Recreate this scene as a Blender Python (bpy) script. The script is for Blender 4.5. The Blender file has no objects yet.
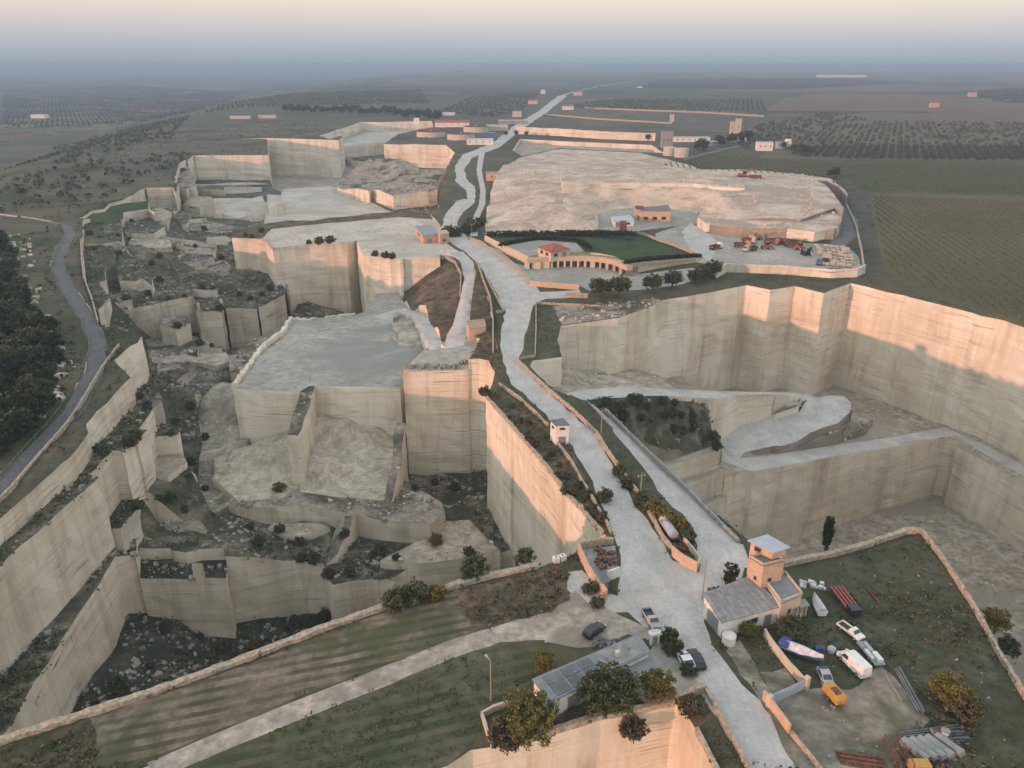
import bpy, math, random
import numpy as np
from mathutils import Vector, Matrix, geometry
random.seed(7); rng = np.random.default_rng(7)
D = bpy.data; SC = bpy.context.scene; COL = SC.collection
R = math.radians

# ------------------------------------------------------------------ camera and measuring
F, CX, CY, HZ, H = 779., 512., 384., 64., 85.
PIT = math.atan((CY - HZ) / F); cp, sp = math.cos(PIT), math.sin(PIT)
def P(x, y, z=0.):
    """point of the place at height z that is seen at picture position x, y"""
    v = (y - CY) / F
    t = (z - H) / (-sp - v * cp)
    return ((x - CX) / F * t, (cp - v * sp) * t, z)
def proj(X, Y, Z):
    a = Y * cp - (Z - H) * sp; b = Y * sp + (Z - H) * cp
    return CX + F * X / a, CY - F * b / a
def foot(x, y, y2, z=0.):
    """height of the foot of a vertical edge with its top at x, y, z and its foot seen at row y2"""
    X, Y, Z = P(x, y, z); lo, hi = z - 150, z
    for i in range(40):
        m = (lo + hi) / 2
        if proj(X, Y, m)[1] > y2: lo = m
        else: hi = m
    return m
cam = D.cameras.new('camera'); co = D.objects.new('camera', cam); COL.objects.link(co)
cam.sensor_width = 36; cam.lens = F / 1024 * 36; cam.clip_start = .5; cam.clip_end = 200000
co.location = (0, 0, H); co.rotation_euler = (R(90) - PIT, 0, 0); SC.camera = co
SC.render.resolution_x = 1024; SC.render.resolution_y = 768

# ------------------------------------------------------------------ noise
_lat = rng.random((64, 64, 64))
def vnoise(x, y, z=0., s=0):
    x = np.asarray(x, float) + 17.3 * s; y = np.asarray(y, float) + 5.1 * s; z = np.asarray(z, float) + 9.7 * s + 0 * x
    xi, yi, zi = np.floor(x).astype(int), np.floor(y).astype(int), np.floor(z).astype(int)
    fx, fy, fz = x - xi, y - yi, z - zi
    fx, fy, fz = [f * f * (3 - 2 * f) for f in (fx, fy, fz)]
    r = 0
    for a in (0, 1):
        for b in (0, 1):
            for c in (0, 1):
                r = r + _lat[(xi + a) % 64, (yi + b) % 64, (zi + c) % 64] * (fx if a else 1 - fx) * (fy if b else 1 - fy) * (fz if c else 1 - fz)
    return r * 2 - 1
def fbm(x, y, z=0., o=3, s=0):
    return sum(vnoise(np.asarray(x) * 2 ** i, np.asarray(y) * 2 ** i, np.asarray(z) * 2 ** i, s + i) * .5 ** i for i in range(o))

# ------------------------------------------------------------------ materials
def ramp(nt, fac, stops):
    n = nt.nodes.new('ShaderNodeValToRGB'); nt.links.new(fac, n.inputs[0])
    el = n.color_ramp.elements
    while len(el) < len(stops): el.new(.5)
    for e, (p, c) in zip(el, stops):
        e.position = p; e.color = (c[0], c[1], c[2], 1) if hasattr(c, '__len__') else (c, c, c, 1)
    return n.outputs[0]
def noi(nt, vec, scale, detail=4, rough=.6, dist=0., stretch=None, rot=None):
    if stretch or rot:
        m = nt.nodes.new('ShaderNodeMapping'); nt.links.new(vec, m.inputs[0])
        if stretch: m.inputs['Scale'].default_value = stretch
        if rot: m.inputs['Rotation'].default_value = rot
        vec = m.outputs[0]
    n = nt.nodes.new('ShaderNodeTexNoise'); nt.links.new(vec, n.inputs['Vector'])
    n.inputs['Scale'].default_value = scale; n.inputs['Detail'].default_value = detail
    n.inputs['Roughness'].default_value = rough; n.inputs['Distortion'].default_value = dist
    return n.outputs[0]
def mix(nt, fac, a, b, mode='MIX'):
    n = nt.nodes.new('ShaderNodeMix'); n.data_type = 'RGBA'; n.blend_type = mode
    for s, v in ((n.inputs[0], fac), (n.inputs[6], a), (n.inputs[7], b)):
        if hasattr(v, 'is_linked'): nt.links.new(v, s)
        elif hasattr(v, '__len__'): s.default_value = (*v[:3], 1)
        else: s.default_value = v
    return n.outputs[2]
def newmat(name, rough=.9, spec=.15):
    m = D.materials.new(name); m.use_nodes = True; nt = m.node_tree
    b = nt.nodes['Principled BSDF']; b.inputs['Roughness'].default_value = rough
    b.inputs['Specular IOR Level'].default_value = spec
    tc = nt.nodes.new('ShaderNodeTexCoord')
    return m, nt, b, tc.outputs['Object']
def bump(nt, b, h, strength, dist):
    n = nt.nodes.new('ShaderNodeBump'); n.inputs['Strength'].default_value = strength; n.inputs['Distance'].default_value = dist
    nt.links.new(h, n.inputs['Height']); nt.links.new(n.outputs[0], b.inputs['Normal'])
M = {}
def ground(name, c, patch=.03, fine=.8, big=None, bigc=None, bs=.4, rows=None):
    """patchy natural ground: c = colours from low to high"""
    m, nt, b, v = newmat(name)
    n1 = noi(nt, v, patch, 6, .65, .4); n2 = noi(nt, v, fine, 4, .7)
    k = len(c)
    col = ramp(nt, n1, [(.3 + .4 * i / (k - 1), c[i]) for i in range(k)])
    col = mix(nt, .55, col, ramp(nt, n2, [(.3, .25), (.7, .78)]), 'OVERLAY')
    col = mix(nt, .5, col, ramp(nt, noi(nt, v, .28, 3, .6, .5), [(.36, .28), (.64, .72)]), 'OVERLAY') if fine >= .6 and bs > .2 else col
    if bigc:
        n3 = noi(nt, v, big, 5, .6, .8); col = mix(nt, ramp(nt, n3, [(.5, 0.), (.6, 1.)]), col, bigc)
    if rows:
        ang, per, rc, st = rows
        w = nt.nodes.new('ShaderNodeTexWave'); mp = nt.nodes.new('ShaderNodeMapping'); nt.links.new(v, mp.inputs[0])
        mp.inputs['Rotation'].default_value = (0, 0, -ang); nt.links.new(mp.outputs[0], w.inputs[0])
        w.bands_direction = 'Y'; w.inputs['Scale'].default_value = 2 * math.pi / 20 / per; w.inputs['Distortion'].default_value = 1.2
        w.inputs['Detail'].default_value = 3; w.inputs['Detail Scale'].default_value = .6
        n4 = noi(nt, v, .12, 4, .6)
        f = nt.nodes.new('ShaderNodeMath'); f.operation = 'MULTIPLY'
        nt.links.new(ramp(nt, w.outputs['Fac'], [(.45, 0.), (.75, st)]), f.inputs[0]); nt.links.new(ramp(nt, n4, [(.35, .15), (.6, 1.)]), f.inputs[1])
        col = mix(nt, f.outputs[0], col, rc)
    nt.links.new(col, b.inputs['Base Color']); bump(nt, b, n2, bs, .3)
    M[name] = m; return m
DUST = (.43, .395, .33)
ground('plain_ground', [(.055, .06, .035), (.08, .078, .046), (.11, .095, .06)], .02, .3, .008, (.05, .06, .032))
ground('hill_ground', [(.055, .06, .036), (.09, .085, .055), (.14, .115, .075)], .03, .5, .012, (.045, .055, .025))
ground('far_field', [(.045, .055, .034), (.065, .07, .042), (.09, .08, .05)], .006, .05, .002, (.11, .08, .06))
def patchwork():
    m, nt, b, v = newmat('far_field'); mp = nt.nodes.new('ShaderNodeMapping'); nt.links.new(v, mp.inputs[0]); mp.inputs['Rotation'].default_value = (0, 0, .3); mp.inputs['Scale'].default_value = (.0013, .003, 1)
    vo = nt.nodes.new('ShaderNodeTexVoronoi'); vo.distance = 'CHEBYCHEV'; vo.inputs['Scale'].default_value = 1; vo.inputs['Randomness'].default_value = .85; nt.links.new(mp.outputs[0], vo.inputs['Vector'])
    sp_ = nt.nodes.new('ShaderNodeSeparateColor'); nt.links.new(vo.outputs['Color'], sp_.inputs[0])
    col = ramp(nt, sp_.outputs[0], [(0, (.025, .042, .022)), (.3, (.04, .055, .028)), (.5, (.075, .1, .035)), (.62, (.16, .135, .08)), (.8, (.16, .085, .06)), (1, (.04, .05, .03))])
    n1 = noi(nt, v, .003, 5, .6, .5); n2 = noi(nt, v, .07, 4, .7)
    col = mix(nt, ramp(nt, n1, [(.5, 0.), (.6, .5)]), col, (.035, .048, .028)); col = mix(nt, .6, col, ramp(nt, n2, [(.35, .2), (.65, .75)]), 'OVERLAY'); nt.links.new(col, b.inputs['Base Color']); M['far_field'] = m
patchwork()
ground('brown_field', [(.10, .062, .042), (.125, .08, .052), (.14, .09, .06)], .01, .2)
ground('green_field', [(.05, .058, .022), (.065, .07, .028), (.085, .078, .038)], .02, .3, rows=(R(80), 6., (.04, .045, .02), .5))
ground('vineyard_ground', [(.075, .07, .036), (.1, .09, .047), (.122, .1, .056)], .012, .5, .02, (.085, .085, .038))
ground('grove_ground', [(.085, .08, .05), (.105, .095, .06), (.12, .1, .065)], .02, .3)
ground('scrub_ground', [(.055, .058, .036), (.105, .096, .068), (.23, .205, .16)], .09, .9, .05, (.055, .062, .034), .6)
ground('dry_scrub', [(.065, .058, .036), (.11, .085, .058), (.165, .13, .092)], .12, .9, .08, (.058, .062, .034), .6)
ground('rubble_ground', [(.16, .145, .115), (.26, .235, .19), (.36, .33, .27)], .12, 1.2, .05, (.08, .078, .05), 1.)
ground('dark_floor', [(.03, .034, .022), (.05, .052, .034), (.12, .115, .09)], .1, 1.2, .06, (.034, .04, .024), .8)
ground('limestone_dust', [(.36, .335, .28), (.45, .42, .35), (.52, .49, .42)], .05, .5, .03, (.38, .35, .285), .15)
ground('pad_dust', [(.27, .265, .235), (.33, .315, .27), (.4, .375, .315)], .04, .4, .02, (.25, .25, .22), .12)
ground('pit_dirt', [(.27, .235, .18), (.34, .3, .235), (.4, .355, .28)], .06, .6, .03, (.29, .26, .21), .25)
ground('sand_cone', [(.34, .3, .23), (.4, .355, .28), (.46, .415, .335)], .1, 1.5, bs=.25)
ground('pale_spoil', [(.2, .18, .145), (.32, .29, .235), (.42, .38, .31)], .12, 1.2, .05, (.13, .12, .09), .9)
ground('lawn', [(.03, .05, .02), (.04, .065, .025), (.055, .075, .03)], .05, .6)
ground('yard_grass', [(.042, .05, .027), (.062, .066, .038), (.11, .1, .068)], .06, .8, .04, (.085, .083, .055), .5)
ground('yard_dirt', [(.15, .135, .105), (.22, .2, .16), (.27, .245, .2)], .08, .7, .06, (.1, .1, .065), .3)
ground('ploughed_field', [(.13, .108, .075), (.165, .138, .1), (.2, .168, .125)], .08, .9, .06, (.085, .09, .045), .4, rows=(R(17), 2.1, (.06, .062, .034), .9))
ground('green_plot', [(.05, .06, .03), (.075, .08, .042), (.125, .112, .075)], .07, .9, .05, (.05, .064, .028), .5, rows=(R(17), 2.4, (.13, .115, .08), .7))
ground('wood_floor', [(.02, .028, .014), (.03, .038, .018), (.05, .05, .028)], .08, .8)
ground('pale_rock', [(.3, .24, .185), (.47, .385, .3), (.6, .51, .41)], .07, .5, .03, (.34, .285, .22), .8)
def road_mat():
    m, nt, b, v = newmat('white_road')
    n1 = noi(nt, v, .12, 5, .6, .5); n2 = noi(nt, v, 1.5, 4, .7); n3 = noi(nt, v, .5, 4, .65, 1.)
    col = ramp(nt, n1, [(.3, (.36, .355, .33)), (.5, (.44, .43, .4)), (.7, (.5, .485, .45))])
    col = mix(nt, .3, col, ramp(nt, n2, [(.3, .3), (.7, .7)]), 'OVERLAY')
    n5 = noi(nt, v, .35, 5, .7, 1.5, (1, .25, 1), (0, 0, .35)); col = mix(nt, .28, col, ramp(nt, n5, [(.35, .34), (.65, .64)]), 'OVERLAY')
    col = mix(nt, ramp(nt, n3, [(.54, 0.), (.7, .5)]), col, (.3, .275, .235))
    nt.links.new(col, b.inputs['Base Color']); bump(nt, b, n2, .15, .1); M['white_road'] = m
road_mat()
ground('asphalt', [(.1, .1, .1), (.13, .13, .128), (.16, .155, .15)], .1, 1., bs=.1)
def rock_wall(name, c0, c1, c2, stain, dark=1.):
    m, nt, b, v = newmat(name, .95)
    big = noi(nt, v, .035, 4, .55, .6)
    strata = noi(nt, v, 1., 4, .6, .3, (.02, .02, .55), (R(2.5), R(-2), 0))
    cut = noi(nt, v, 1., 3, .6, .0, (.05, .05, 3.2), (R(5), R(-4), 0))
    streak = noi(nt, v, 1., 4, .6, .4, (.16, .16, .018))
    streak2 = noi(nt, v, 1., 3, .6, .2, (.8, .8, .05))
    mask = noi(nt, v, .06, 3, .5, .5)
    fine = noi(nt, v, 2.2, 4, .7)
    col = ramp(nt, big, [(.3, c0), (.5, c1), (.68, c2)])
    col = mix(nt, .35, col, ramp(nt, strata, [(.32, .38), (.5, .5), (.66, .58)]), 'OVERLAY')
    k = nt.nodes.new('ShaderNodeMath'); k.operation = 'MULTIPLY'
    nt.links.new(ramp(nt, cut, [(.34, 1.), (.42, 0.)]), k.inputs[0]); nt.links.new(ramp(nt, mask, [(.48, 0.), (.6, .75 * dark)]), k.inputs[1])
    col = mix(nt, k.outputs[0], col, (.1, .085, .06))
    k2 = nt.nodes.new('ShaderNodeMath'); k2.operation = 'MULTIPLY'
    nt.links.new(ramp(nt, streak, [(.5, 0.), (.68, .7)]), k2.inputs[0]); nt.links.new(ramp(nt, big, [(.42, 1.), (.62, .35)]), k2.inputs[1])
    col = mix(nt, k2.outputs[0], col, stain)
    col = mix(nt, .3, col, ramp(nt, streak2, [(.3, .42), (.68, .57)]), 'OVERLAY')
    col = mix(nt, .25, col, ramp(nt, fine, [(.3, .3), (.7, .7)]), 'OVERLAY')
    jv = noi(nt, v, 1., 3, .6, .3, (.07, .07, .006)); jh = noi(nt, v, 1., 2, .5, .1, (.006, .006, .16)); band = [(.488, 0.), (.499, .32), (.501, .32), (.512, 0.)]
    col = mix(nt, ramp(nt, jv, band), col, stain); col = mix(nt, ramp(nt, jh, band), col, [q * .75 for q in stain])
    pan = noi(nt, v, 1., 1, .4, .0, (.06, .06, .02)); col = mix(nt, .45, col, ramp(nt, pan, [(.4, .4), (.44, .52), (.55, .5), (.58, .62)]), 'OVERLAY')
    nt.links.new(col, b.inputs['Base Color'])
    a = nt.nodes.new('ShaderNodeMath'); a.operation = 'ADD'; nt.links.new(cut, a.inputs[0]); nt.links.new(fine, a.inputs[1])
    bump(nt, b, a.outputs[0], .35, .18); M[name] = m
rock_wall('quarry_rock', (.56, .495, .38), (.65, .59, .47), (.72, .665, .545), (.39, .325, .23))
rock_wall('weathered_rock', (.47, .42, .33), (.56, .51, .41), (.63, .585, .48), (.3, .25, .18), 1.1)
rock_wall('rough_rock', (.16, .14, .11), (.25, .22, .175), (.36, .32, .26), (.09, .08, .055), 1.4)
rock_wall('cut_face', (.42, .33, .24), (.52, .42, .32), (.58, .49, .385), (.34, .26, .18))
def plain(name, c, rough=.7, spec=.3, var=.25, scale=3., metal=0., emit=None):
    m, nt, b, v = newmat(name, rough, spec)
    n = noi(nt, v, scale, 4, .65); lo = [x * (1 - var) for x in c]; hi = [min(1, x * (1 + var)) for x in c]
    nt.links.new(ramp(nt, n, [(.35, lo), (.65, hi)]), b.inputs['Base Color']); b.inputs['Metallic'].default_value = metal
    M[name] = m; return m
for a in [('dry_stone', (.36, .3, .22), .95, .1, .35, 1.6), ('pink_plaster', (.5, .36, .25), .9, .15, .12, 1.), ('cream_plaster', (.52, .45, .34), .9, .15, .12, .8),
          ('white_plaster', (.66, .64, .58), .85, .2, .12, .8), ('grey_concrete', (.26, .26, .245), .9, .15, .22, .9), ('dark_roof', (.135, .145, .15), .7, .3, .25, .7),
          ('metal_sheet', (.2, .215, .22), .5, .4, .15, .5), ('pale_sheet', (.36, .41, .46), .5, .4, .12, .7), ('red_tile', (.3, .1, .07), .85, .2, .3, 2.),
          ('dark_red', (.12, .05, .045), .9, .1, .25, .4), ('window_dark', (.03, .035, .04), .3, .5, .2, 2.), ('wood_pole', (.3, .25, .18), .9, .1, .2, 2.), ('rust', (.15, .075, .05), .9, .1, .4, 2.), ('red_paint', (.25, .06, .045), .5, .4, .2, 2.),
          ('white_paint', (.68, .68, .66), .4, .5, .1, 1.), ('dark_paint', (.018, .02, .026), .3, .5, .2, 2.), ('silver_paint', (.33, .35, .36), .4, .5, .15, 1.5), ('yellow_paint', (.45, .25, .06), .5, .4, .15, 2.),
          ('blue_paint', (.08, .13, .24), .5, .4, .2, 2.), ('blue_tarp', (.06, .08, .22), .6, .3, .25, 1.5), ('white_tarp', (.5, .5, .5), .8, .2, .25, 1.2), ('tyre', (.02, .02, .02), .9, .1, .2, 3.), ('steel', (.3, .3, .3), .5, .5, .2, 3.),
          ('bark', (.09, .07, .05), .95, .1, .3, 3.), ('glass', (.04, .05, .06), .12, .6, .1, 1.), ('green_paint', (.07, .16, .08), .6, .3, .2, 2.), ('silo_concrete', (.5, .45, .37), .9, .1, .12, .5),
          ('pale_stone', (.46, .42, .34), .95, .1, .25, 1.2), ('grey_stone', (.25, .235, .205), .95, .1, .35, 1.2)]:
    plain(*a)
def leaf(name, c, var=.45):
    m, nt, b, v = newmat(name, .8, .15)
    n = noi(nt, v, .9, 4, .7)
    g = nt.nodes.new('ShaderNodeNewGeometry')
    col = ramp(nt, n, [(.3, [x * (1 - var) for x in c]), (.7, [min(1, x * (1 + var)) for x in c])])
    col = mix(nt, .5, col, ramp(nt, g.outputs['Random Per Island'], [(0, .25), (1, .75)]), 'OVERLAY')
    nt.links.new(col, b.inputs['Base Color']); M[name] = m
leaf('pine_leaf', (.07, .082, .036)); leaf('olive_leaf', (.075, .085, .052), .25); leaf('scrub_leaf', (.085, .095, .05)); leaf('yellow_leaf', (.15, .12, .03)); leaf('brown_leaf', (.1, .085, .05)); leaf('dark_leaf', (.035, .047, .024)); leaf('hedge_leaf', (.035, .045, .02))
leaf('grass_leaf', (.075, .1, .042)); leaf('yellow_green_leaf', (.13, .125, .035)); leaf('vine_leaf', (.1, .086, .046))

# ------------------------------------------------------------------ object helpers
def link(o, parent=None):
    COL.objects.link(o)
    if parent: o.parent = parent
    return o
def tag(o, label=None, cat=None, group=None, kind=None):
    for k, v in (('label', label), ('category', cat), ('group', group), ('kind', kind)):
        if v: o[k] = v
    return o
def meshobj(name, V, Fc, mats, parent=None, mi=None, smooth=None, loc=None):
    me = D.meshes.new(name); me.from_pydata([tuple(map(float, v)) for v in V], [], [tuple(int(i) for i in f) for f in Fc])
    for m in (mats if isinstance(mats, (list, tuple)) else [mats]): me.materials.append(M[m])
    if mi is not None: me.polygons.foreach_set('material_index', np.asarray(mi, np.int32))
    if smooth is not None: me.polygons.foreach_set('use_smooth', np.full(len(me.polygons), bool(smooth)) if np.isscalar(smooth) else np.asarray(smooth, bool))
    me.update(); o = D.objects.new(name, me)
    if loc: o.location = loc
    return link(o, parent)
def fastmesh(name, V, n, mat, parent=None, loc=None):
    """V: (faces*n, 3) loose faces of n corners each"""
    V = np.asarray(V, np.float32).reshape(-1, 3); k = len(V); me = D.meshes.new(name)
    me.vertices.add(k); me.vertices.foreach_set('co', V.ravel()); me.loops.add(k); me.polygons.add(k // n)
    me.loops.foreach_set('vertex_index', np.arange(k, dtype=np.int32)); me.polygons.foreach_set('loop_start', np.arange(0, k, n, dtype=np.int32))
    me.materials.append(M[mat]); me.update(calc_edges=True); o = D.objects.new(name, me)
    if loc: o.location = loc
    return link(o, parent)
def empty(name, loc, rz=0, label=None, cat=None, group=None):
    o = D.objects.new(name, None); o.location = loc; o.rotation_euler = (0, 0, rz); o.empty_display_size = .5
    tag(o, label, cat, group); return link(o)
def dup(o, loc=None, rz=None, s=None, label=None, parent=None, group=None):
    c = o.copy(); COL.objects.link(c)
    if parent: c.parent = parent
    if loc is not None: c.location = loc
    if rz is not None: c.rotation_euler = (0, 0, rz)
    if s is not None: c.scale = (s, s, s) if np.isscalar(s) else s
    if label: c['label'] = label
    if group: c['group'] = group
    for ch in list(o.children): dup(ch, parent=c)
    return c
class MB:
    def __init__(s): s.V = []; s.F = []
    def add(s, V, Fc):
        b = len(s.V); s.V += [tuple(v) for v in V]; s.F += [tuple(b + i for i in f) for f in Fc]; return s
    def box(s, x0, x1, y0, y1, z0, z1, rz=0, c=(0, 0), tilt=0):
        V = [(x, y, z) for z in (z0, z1) for x, y in ((x0, y0), (x1, y0), (x1, y1), (x0, y1))]
        if rz: ca, sa = math.cos(rz), math.sin(rz); V = [(c[0] + (x - c[0]) * ca - (y - c[1]) * sa, c[1] + (x - c[0]) * sa + (y - c[1]) * ca, z) for x, y, z in V]
        return s.add(V, [(0, 3, 2, 1), (4, 5, 6, 7), (0, 1, 5, 4), (1, 2, 6, 5), (2, 3, 7, 6), (3, 0, 4, 7)])
    def tube(s, a, b, r0, r1=None, n=8, cap=True):
        a, b = Vector(a), Vector(b); r1 = r0 if r1 is None else r1; d = (b - a).normalized()
        u = d.orthogonal().normalized(); w = d.cross(u); V = []
        for c, r in ((a, r0), (b, r1)):
            for i in range(n):
                t = 2 * math.pi * i / n; V.append(c + u * math.cos(t) * r + w * math.sin(t) * r)
        Fc = [(i, (i + 1) % n, n + (i + 1) % n, n + i) for i in range(n)]
        if cap: Fc += [tuple(range(n))[::-1], tuple(range(n, 2 * n))]
        return s.add(V, Fc)
    def loft(s, secs, cap=True):
        n = len(secs[0]); V = [v for q in secs for v in q]
        Fc = [(k * n + i, k * n + (i + 1) % n, (k + 1) * n + (i + 1) % n, (k + 1) * n + i) for k in range(len(secs) - 1) for i in range(n)]
        if cap: Fc += [tuple(range(n))[::-1], tuple((len(secs) - 1) * n + i for i in range(n))]
        return s.add(V, Fc)
    def prism(s, pts, z0, z1, zt=None):
        n = len(pts); V = [(x, y, z0) for x, y in pts] + [(x, y, (zt[i] if zt else z1)) for i, (x, y) in enumerate(pts)]
        ar = sum(pts[i][0] * pts[(i + 1) % n][1] - pts[(i + 1) % n][0] * pts[i][1] for i in range(n))
        Fc = [(i, (i + 1) % n, n + (i + 1) % n, n + i) for i in range(n)] + [tuple(range(n))[::-1], tuple(range(n, 2 * n))]
        if ar < 0: Fc = [f[::-1] for f in Fc]
        return s.add(V, Fc)
    def build(s, name, mat, parent=None, bevel=0, loc=None):
        o = meshobj(name, s.V, s.F, mat, parent, loc=loc)
        if bevel:
            b = o.modifiers.new('bevel', 'BEVEL'); b.width = bevel; b.segments = 2; b.limit_method = 'ANGLE'
        return o

# ------------------------------------------------------------------ terrain: one planar map of regions, each with its own height
REG = []
def reg(name, mat, surf, pts, jit=.25, grid=0, rough=0., wall='quarry_rock', world=False):
    """pts: picture positions (x, y, z of the rim); surf: a height, a list of control points, or a function"""
    if callable(surf): f = surf; zc = 0
    elif isinstance(surf, (list, tuple)):
        C = np.array([(*P(*c[:3])[:2], c[-1]) for c in surf]); zc = 0
        def f(x, y, C=C):
            d = (x[:, None] - C[None, :, 0]) ** 2 + (y[:, None] - C[None, :, 1]) ** 2 + 4
            w = d ** (-1.2 if name == 'spoil_mound' else -2.); return (w * C[None, :, 2]).sum(1) / w.sum(1)
    else:
        zc = surf; f = lambda x, y, z=surf: np.full(len(x), float(z))
    if world: W = [Vector(p[:2]) for p in pts]
    else: W = [Vector(P(p[0], p[1], p[2] if len(p) > 2 else zc)[:2]) for p in pts]
    out = []
    for i, a in enumerate(W):
        b = W[(i + 1) % len(W)]; L = (b - a).length; dist = max(60, min(a.length, b.length)); st = dist / 55.
        n = max(1, min(60, int(L / st))); nrm = Vector((-(b - a).y, (b - a).x)).normalized() if L else Vector((0, 0))
        for k in range(n):
            p = a.lerp(b, k / n)
            if k: p = p + nrm * float(fbm(p.x * .35, p.y * .35, o=2)) * jit * .45 * (1 + .003 * dist)
            out.append((p.x, p.y))
    REG.append(dict(name=name, mat=mat, f=f, poly=np.array(out), grid=grid, rough=rough, wall=wall)); return REG[-1]
def path(name, mat, cl, jit=.15):
    """cl: picture positions (x, y, z, width in metres) of a centre line"""
    C = [Vector(P(c[0], c[1], c[2])) for c in cl]; L, Rr = [], []
    for i, c in enumerate(C):
        t = (C[min(i + 1, len(C) - 1)] - C[max(i - 1, 0)]).to_2d().normalized(); n = Vector((-t.y, t.x)) * cl[i][3] / 2
        L.append(c.to_2d() + n); Rr.append(c.to_2d() - n)
    A = np.array([(c.x, c.y, c.z) for c in C])
    def f(x, y):
        best = np.full(len(x), 1e18); z = np.zeros(len(x))
        for i in range(len(A) - 1):
            a, b = A[i], A[i + 1]; d = b - a; t = np.clip(((x - a[0]) * d[0] + (y - a[1]) * d[1]) / (d[0] ** 2 + d[1] ** 2), 0, 1)
            q = (x - a[0] - t * d[0]) ** 2 + (y - a[1] - t * d[1]) ** 2; m = q < best; best[m] = q[m]; z[m] = (a[2] + t * d[2])[m]
        return z
    return reg(name, mat, f, [tuple(p) for p in L + Rr[::-1]], jit, world=True)

# the lie of the land: flat plateau, valley falling away on the left
_vl = [(-260, 40), (-196, 150), (-205, 230), (-250, 330), (-330, 480), (-420, 700), (-470, 1100), (-600, 2200), (-900, 6000)]
def land(x, y):
    xe = np.interp(y, [p[1] for p in _vl], [p[0] for p in _vl]); d = np.clip((xe - x) / np.interp(y, [150, 600, 2000], [70, 160, 400]), 0, 1)
    s = d * d * (3 - 2 * d)
    z = -42 * s
    w = s * np.clip((y - 100) / 300, .3, 1)
    return z + 4 * fbm(x / 90, y / 90) * w + .35 * fbm(x / 18, y / 18) * np.clip((y - 300) / 300, 0, 1) * (x < 0)
def flat(x, y): return np.zeros(len(x))
ground('track_dirt', [(.26, .23, .19), (.33, .295, .245), (.4, .365, .31)], .1, .8, .06, (.22, .195, .155), .3)
# far and middle fields
reg('ground', 'far_field', land, [(-45000, -3000), (45000, -3000), (45000, 60000), (-45000, 60000)], 0, world=True)
reg('plain', 'plain_ground', land, [(-700, 20), (900, 20), (1100, 1300), (-300, 1900), (-900, 1500)], 3, grid=14, rough=.3, world=True)
reg('hillside', 'hill_ground', land, [(-330, 60), (-110, 60), (-90, 300), (-60, 700), (-60, 1150), (-350, 1400), (-620, 1100), (-420, 500)], 3, grid=9, rough=.8, world=True)
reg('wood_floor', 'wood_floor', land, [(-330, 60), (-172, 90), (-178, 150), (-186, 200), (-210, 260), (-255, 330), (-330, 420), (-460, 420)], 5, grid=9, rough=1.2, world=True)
fl = lambda n, m, pts: reg(n, m, flat, pts, .8)
fl('field', 'green_field', [(652, 168), (700, 149), (790, 158), (842, 162), (846, 182), (760, 178), (700, 173)])
fl('field', 'green_field', [(842, 161), (1100, 164), (1100, 199), (866, 192), (846, 182)])
fl('field', 'vineyard_ground', [(868, 192), (1110, 199), (1120, 362), (1024, 331), (905, 286), (882, 266)])
fl('field', 'grove_ground', [(760, 158), (790, 120), (870, 112), (1110, 118), (1110, 164), (850, 160)])
fl('field', 'brown_field', [(892, 125), (962, 104), (1060, 106), (1060, 126)])
fl('field', 'brown_field', [(770, 109), (807, 93), (967, 95), (952, 107)])
fl('field', 'brown_field', [(720, 88), (772, 78), (962, 87), (960, 92)])
fl('field', 'brown_field', [(980, 80), (1010, 76), (1080, 80), (1060, 92)])
fl('field', 'green_field', [(600, 108), (627, 90), (792, 94), (766, 110)])
fl('field', 'brown_field', [(375, 84), (430, 79), (512, 80), (500, 87)])
fl('field', 'hill_ground', [(556, 118), (590, 107), (762, 112), (740, 132), (600, 130)])
fl('grass_bank', 'yard_grass', [(838, 180), (866, 190), (884, 266), (905, 286), (1024, 331), (1120, 362), (1120, 385), (1024, 352), (900, 292), (862, 272), (852, 215)])

# ---- right pit
reg('quarry_floor', 'pit_dirt', -46, [(561, 326, 0), (622, 317, 0), (663, 301.6, 0), (746, 285, 0), (747.5, 285, 0), (770.5, 290, 0), (795, 286, 0), (824, 293.5, 0), (850.7, 283, 0),
    (905, 296, 0), (973, 313, 0), (1024, 331, 0), (1120, 364, 0), (1180, 420, 0), (1200, 700, 0), (1030, 700, 0), (970, 600, 0), (942, 560, 0), (921, 533, 0), (905, 533, 0), (850, 549, 0), (790, 566, 0), (757, 548, 0),
    (677, 482, 0), (620, 424, 0), (600, 405, 0), (583, 400, 0), (548, 385, 0), (530, 366, 0), (533, 360, 0), (562, 357, 0), (557, 340, 0)], .35, grid=5, rough=.25)
RW = REG[-1]
reg('quarry_floor', 'pit_dirt', -70, [(640, 441, -17), (690, 455, -26), (712, 470, -34), (725, 477, -35), (770, 467, -37), (820, 457.5, -39.5), (850, 453, -42), (900, 448, -44.5), (946, 439, -46), (956, 441, -46), (958, 448, -46), (1024, 482, -46), (1120, 530, -46), (1200, 600, 0),
    (1200, 700, 0), (1030, 700, 0), (970, 600, 0), (942, 560, 0), (921, 533, 0), (905, 533, 0), (850, 549, 0), (790, 566, 0), (757, 548, 0), (677, 482, 0), (628, 434, 0)], .2, grid=4, rough=.5)
reg('quarry_terrace', 'pit_dirt', [(560, 385, -10), (575, 370, -20), (548, 360, -4), (640, 380, -22), (600, 384, -14), (680, 380, -34), (700, 390, -30)], [(552, 350, -3), (561, 357, -4), (590, 376, -20), (640, 376, -26), (672, 376, -40), (700, 390, -30), (640, 396, -12), (560, 402, -6), (548, 386, -6), (532, 363, -4)], .6, grid=2.5, rough=.9, wall='rough_rock')
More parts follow.
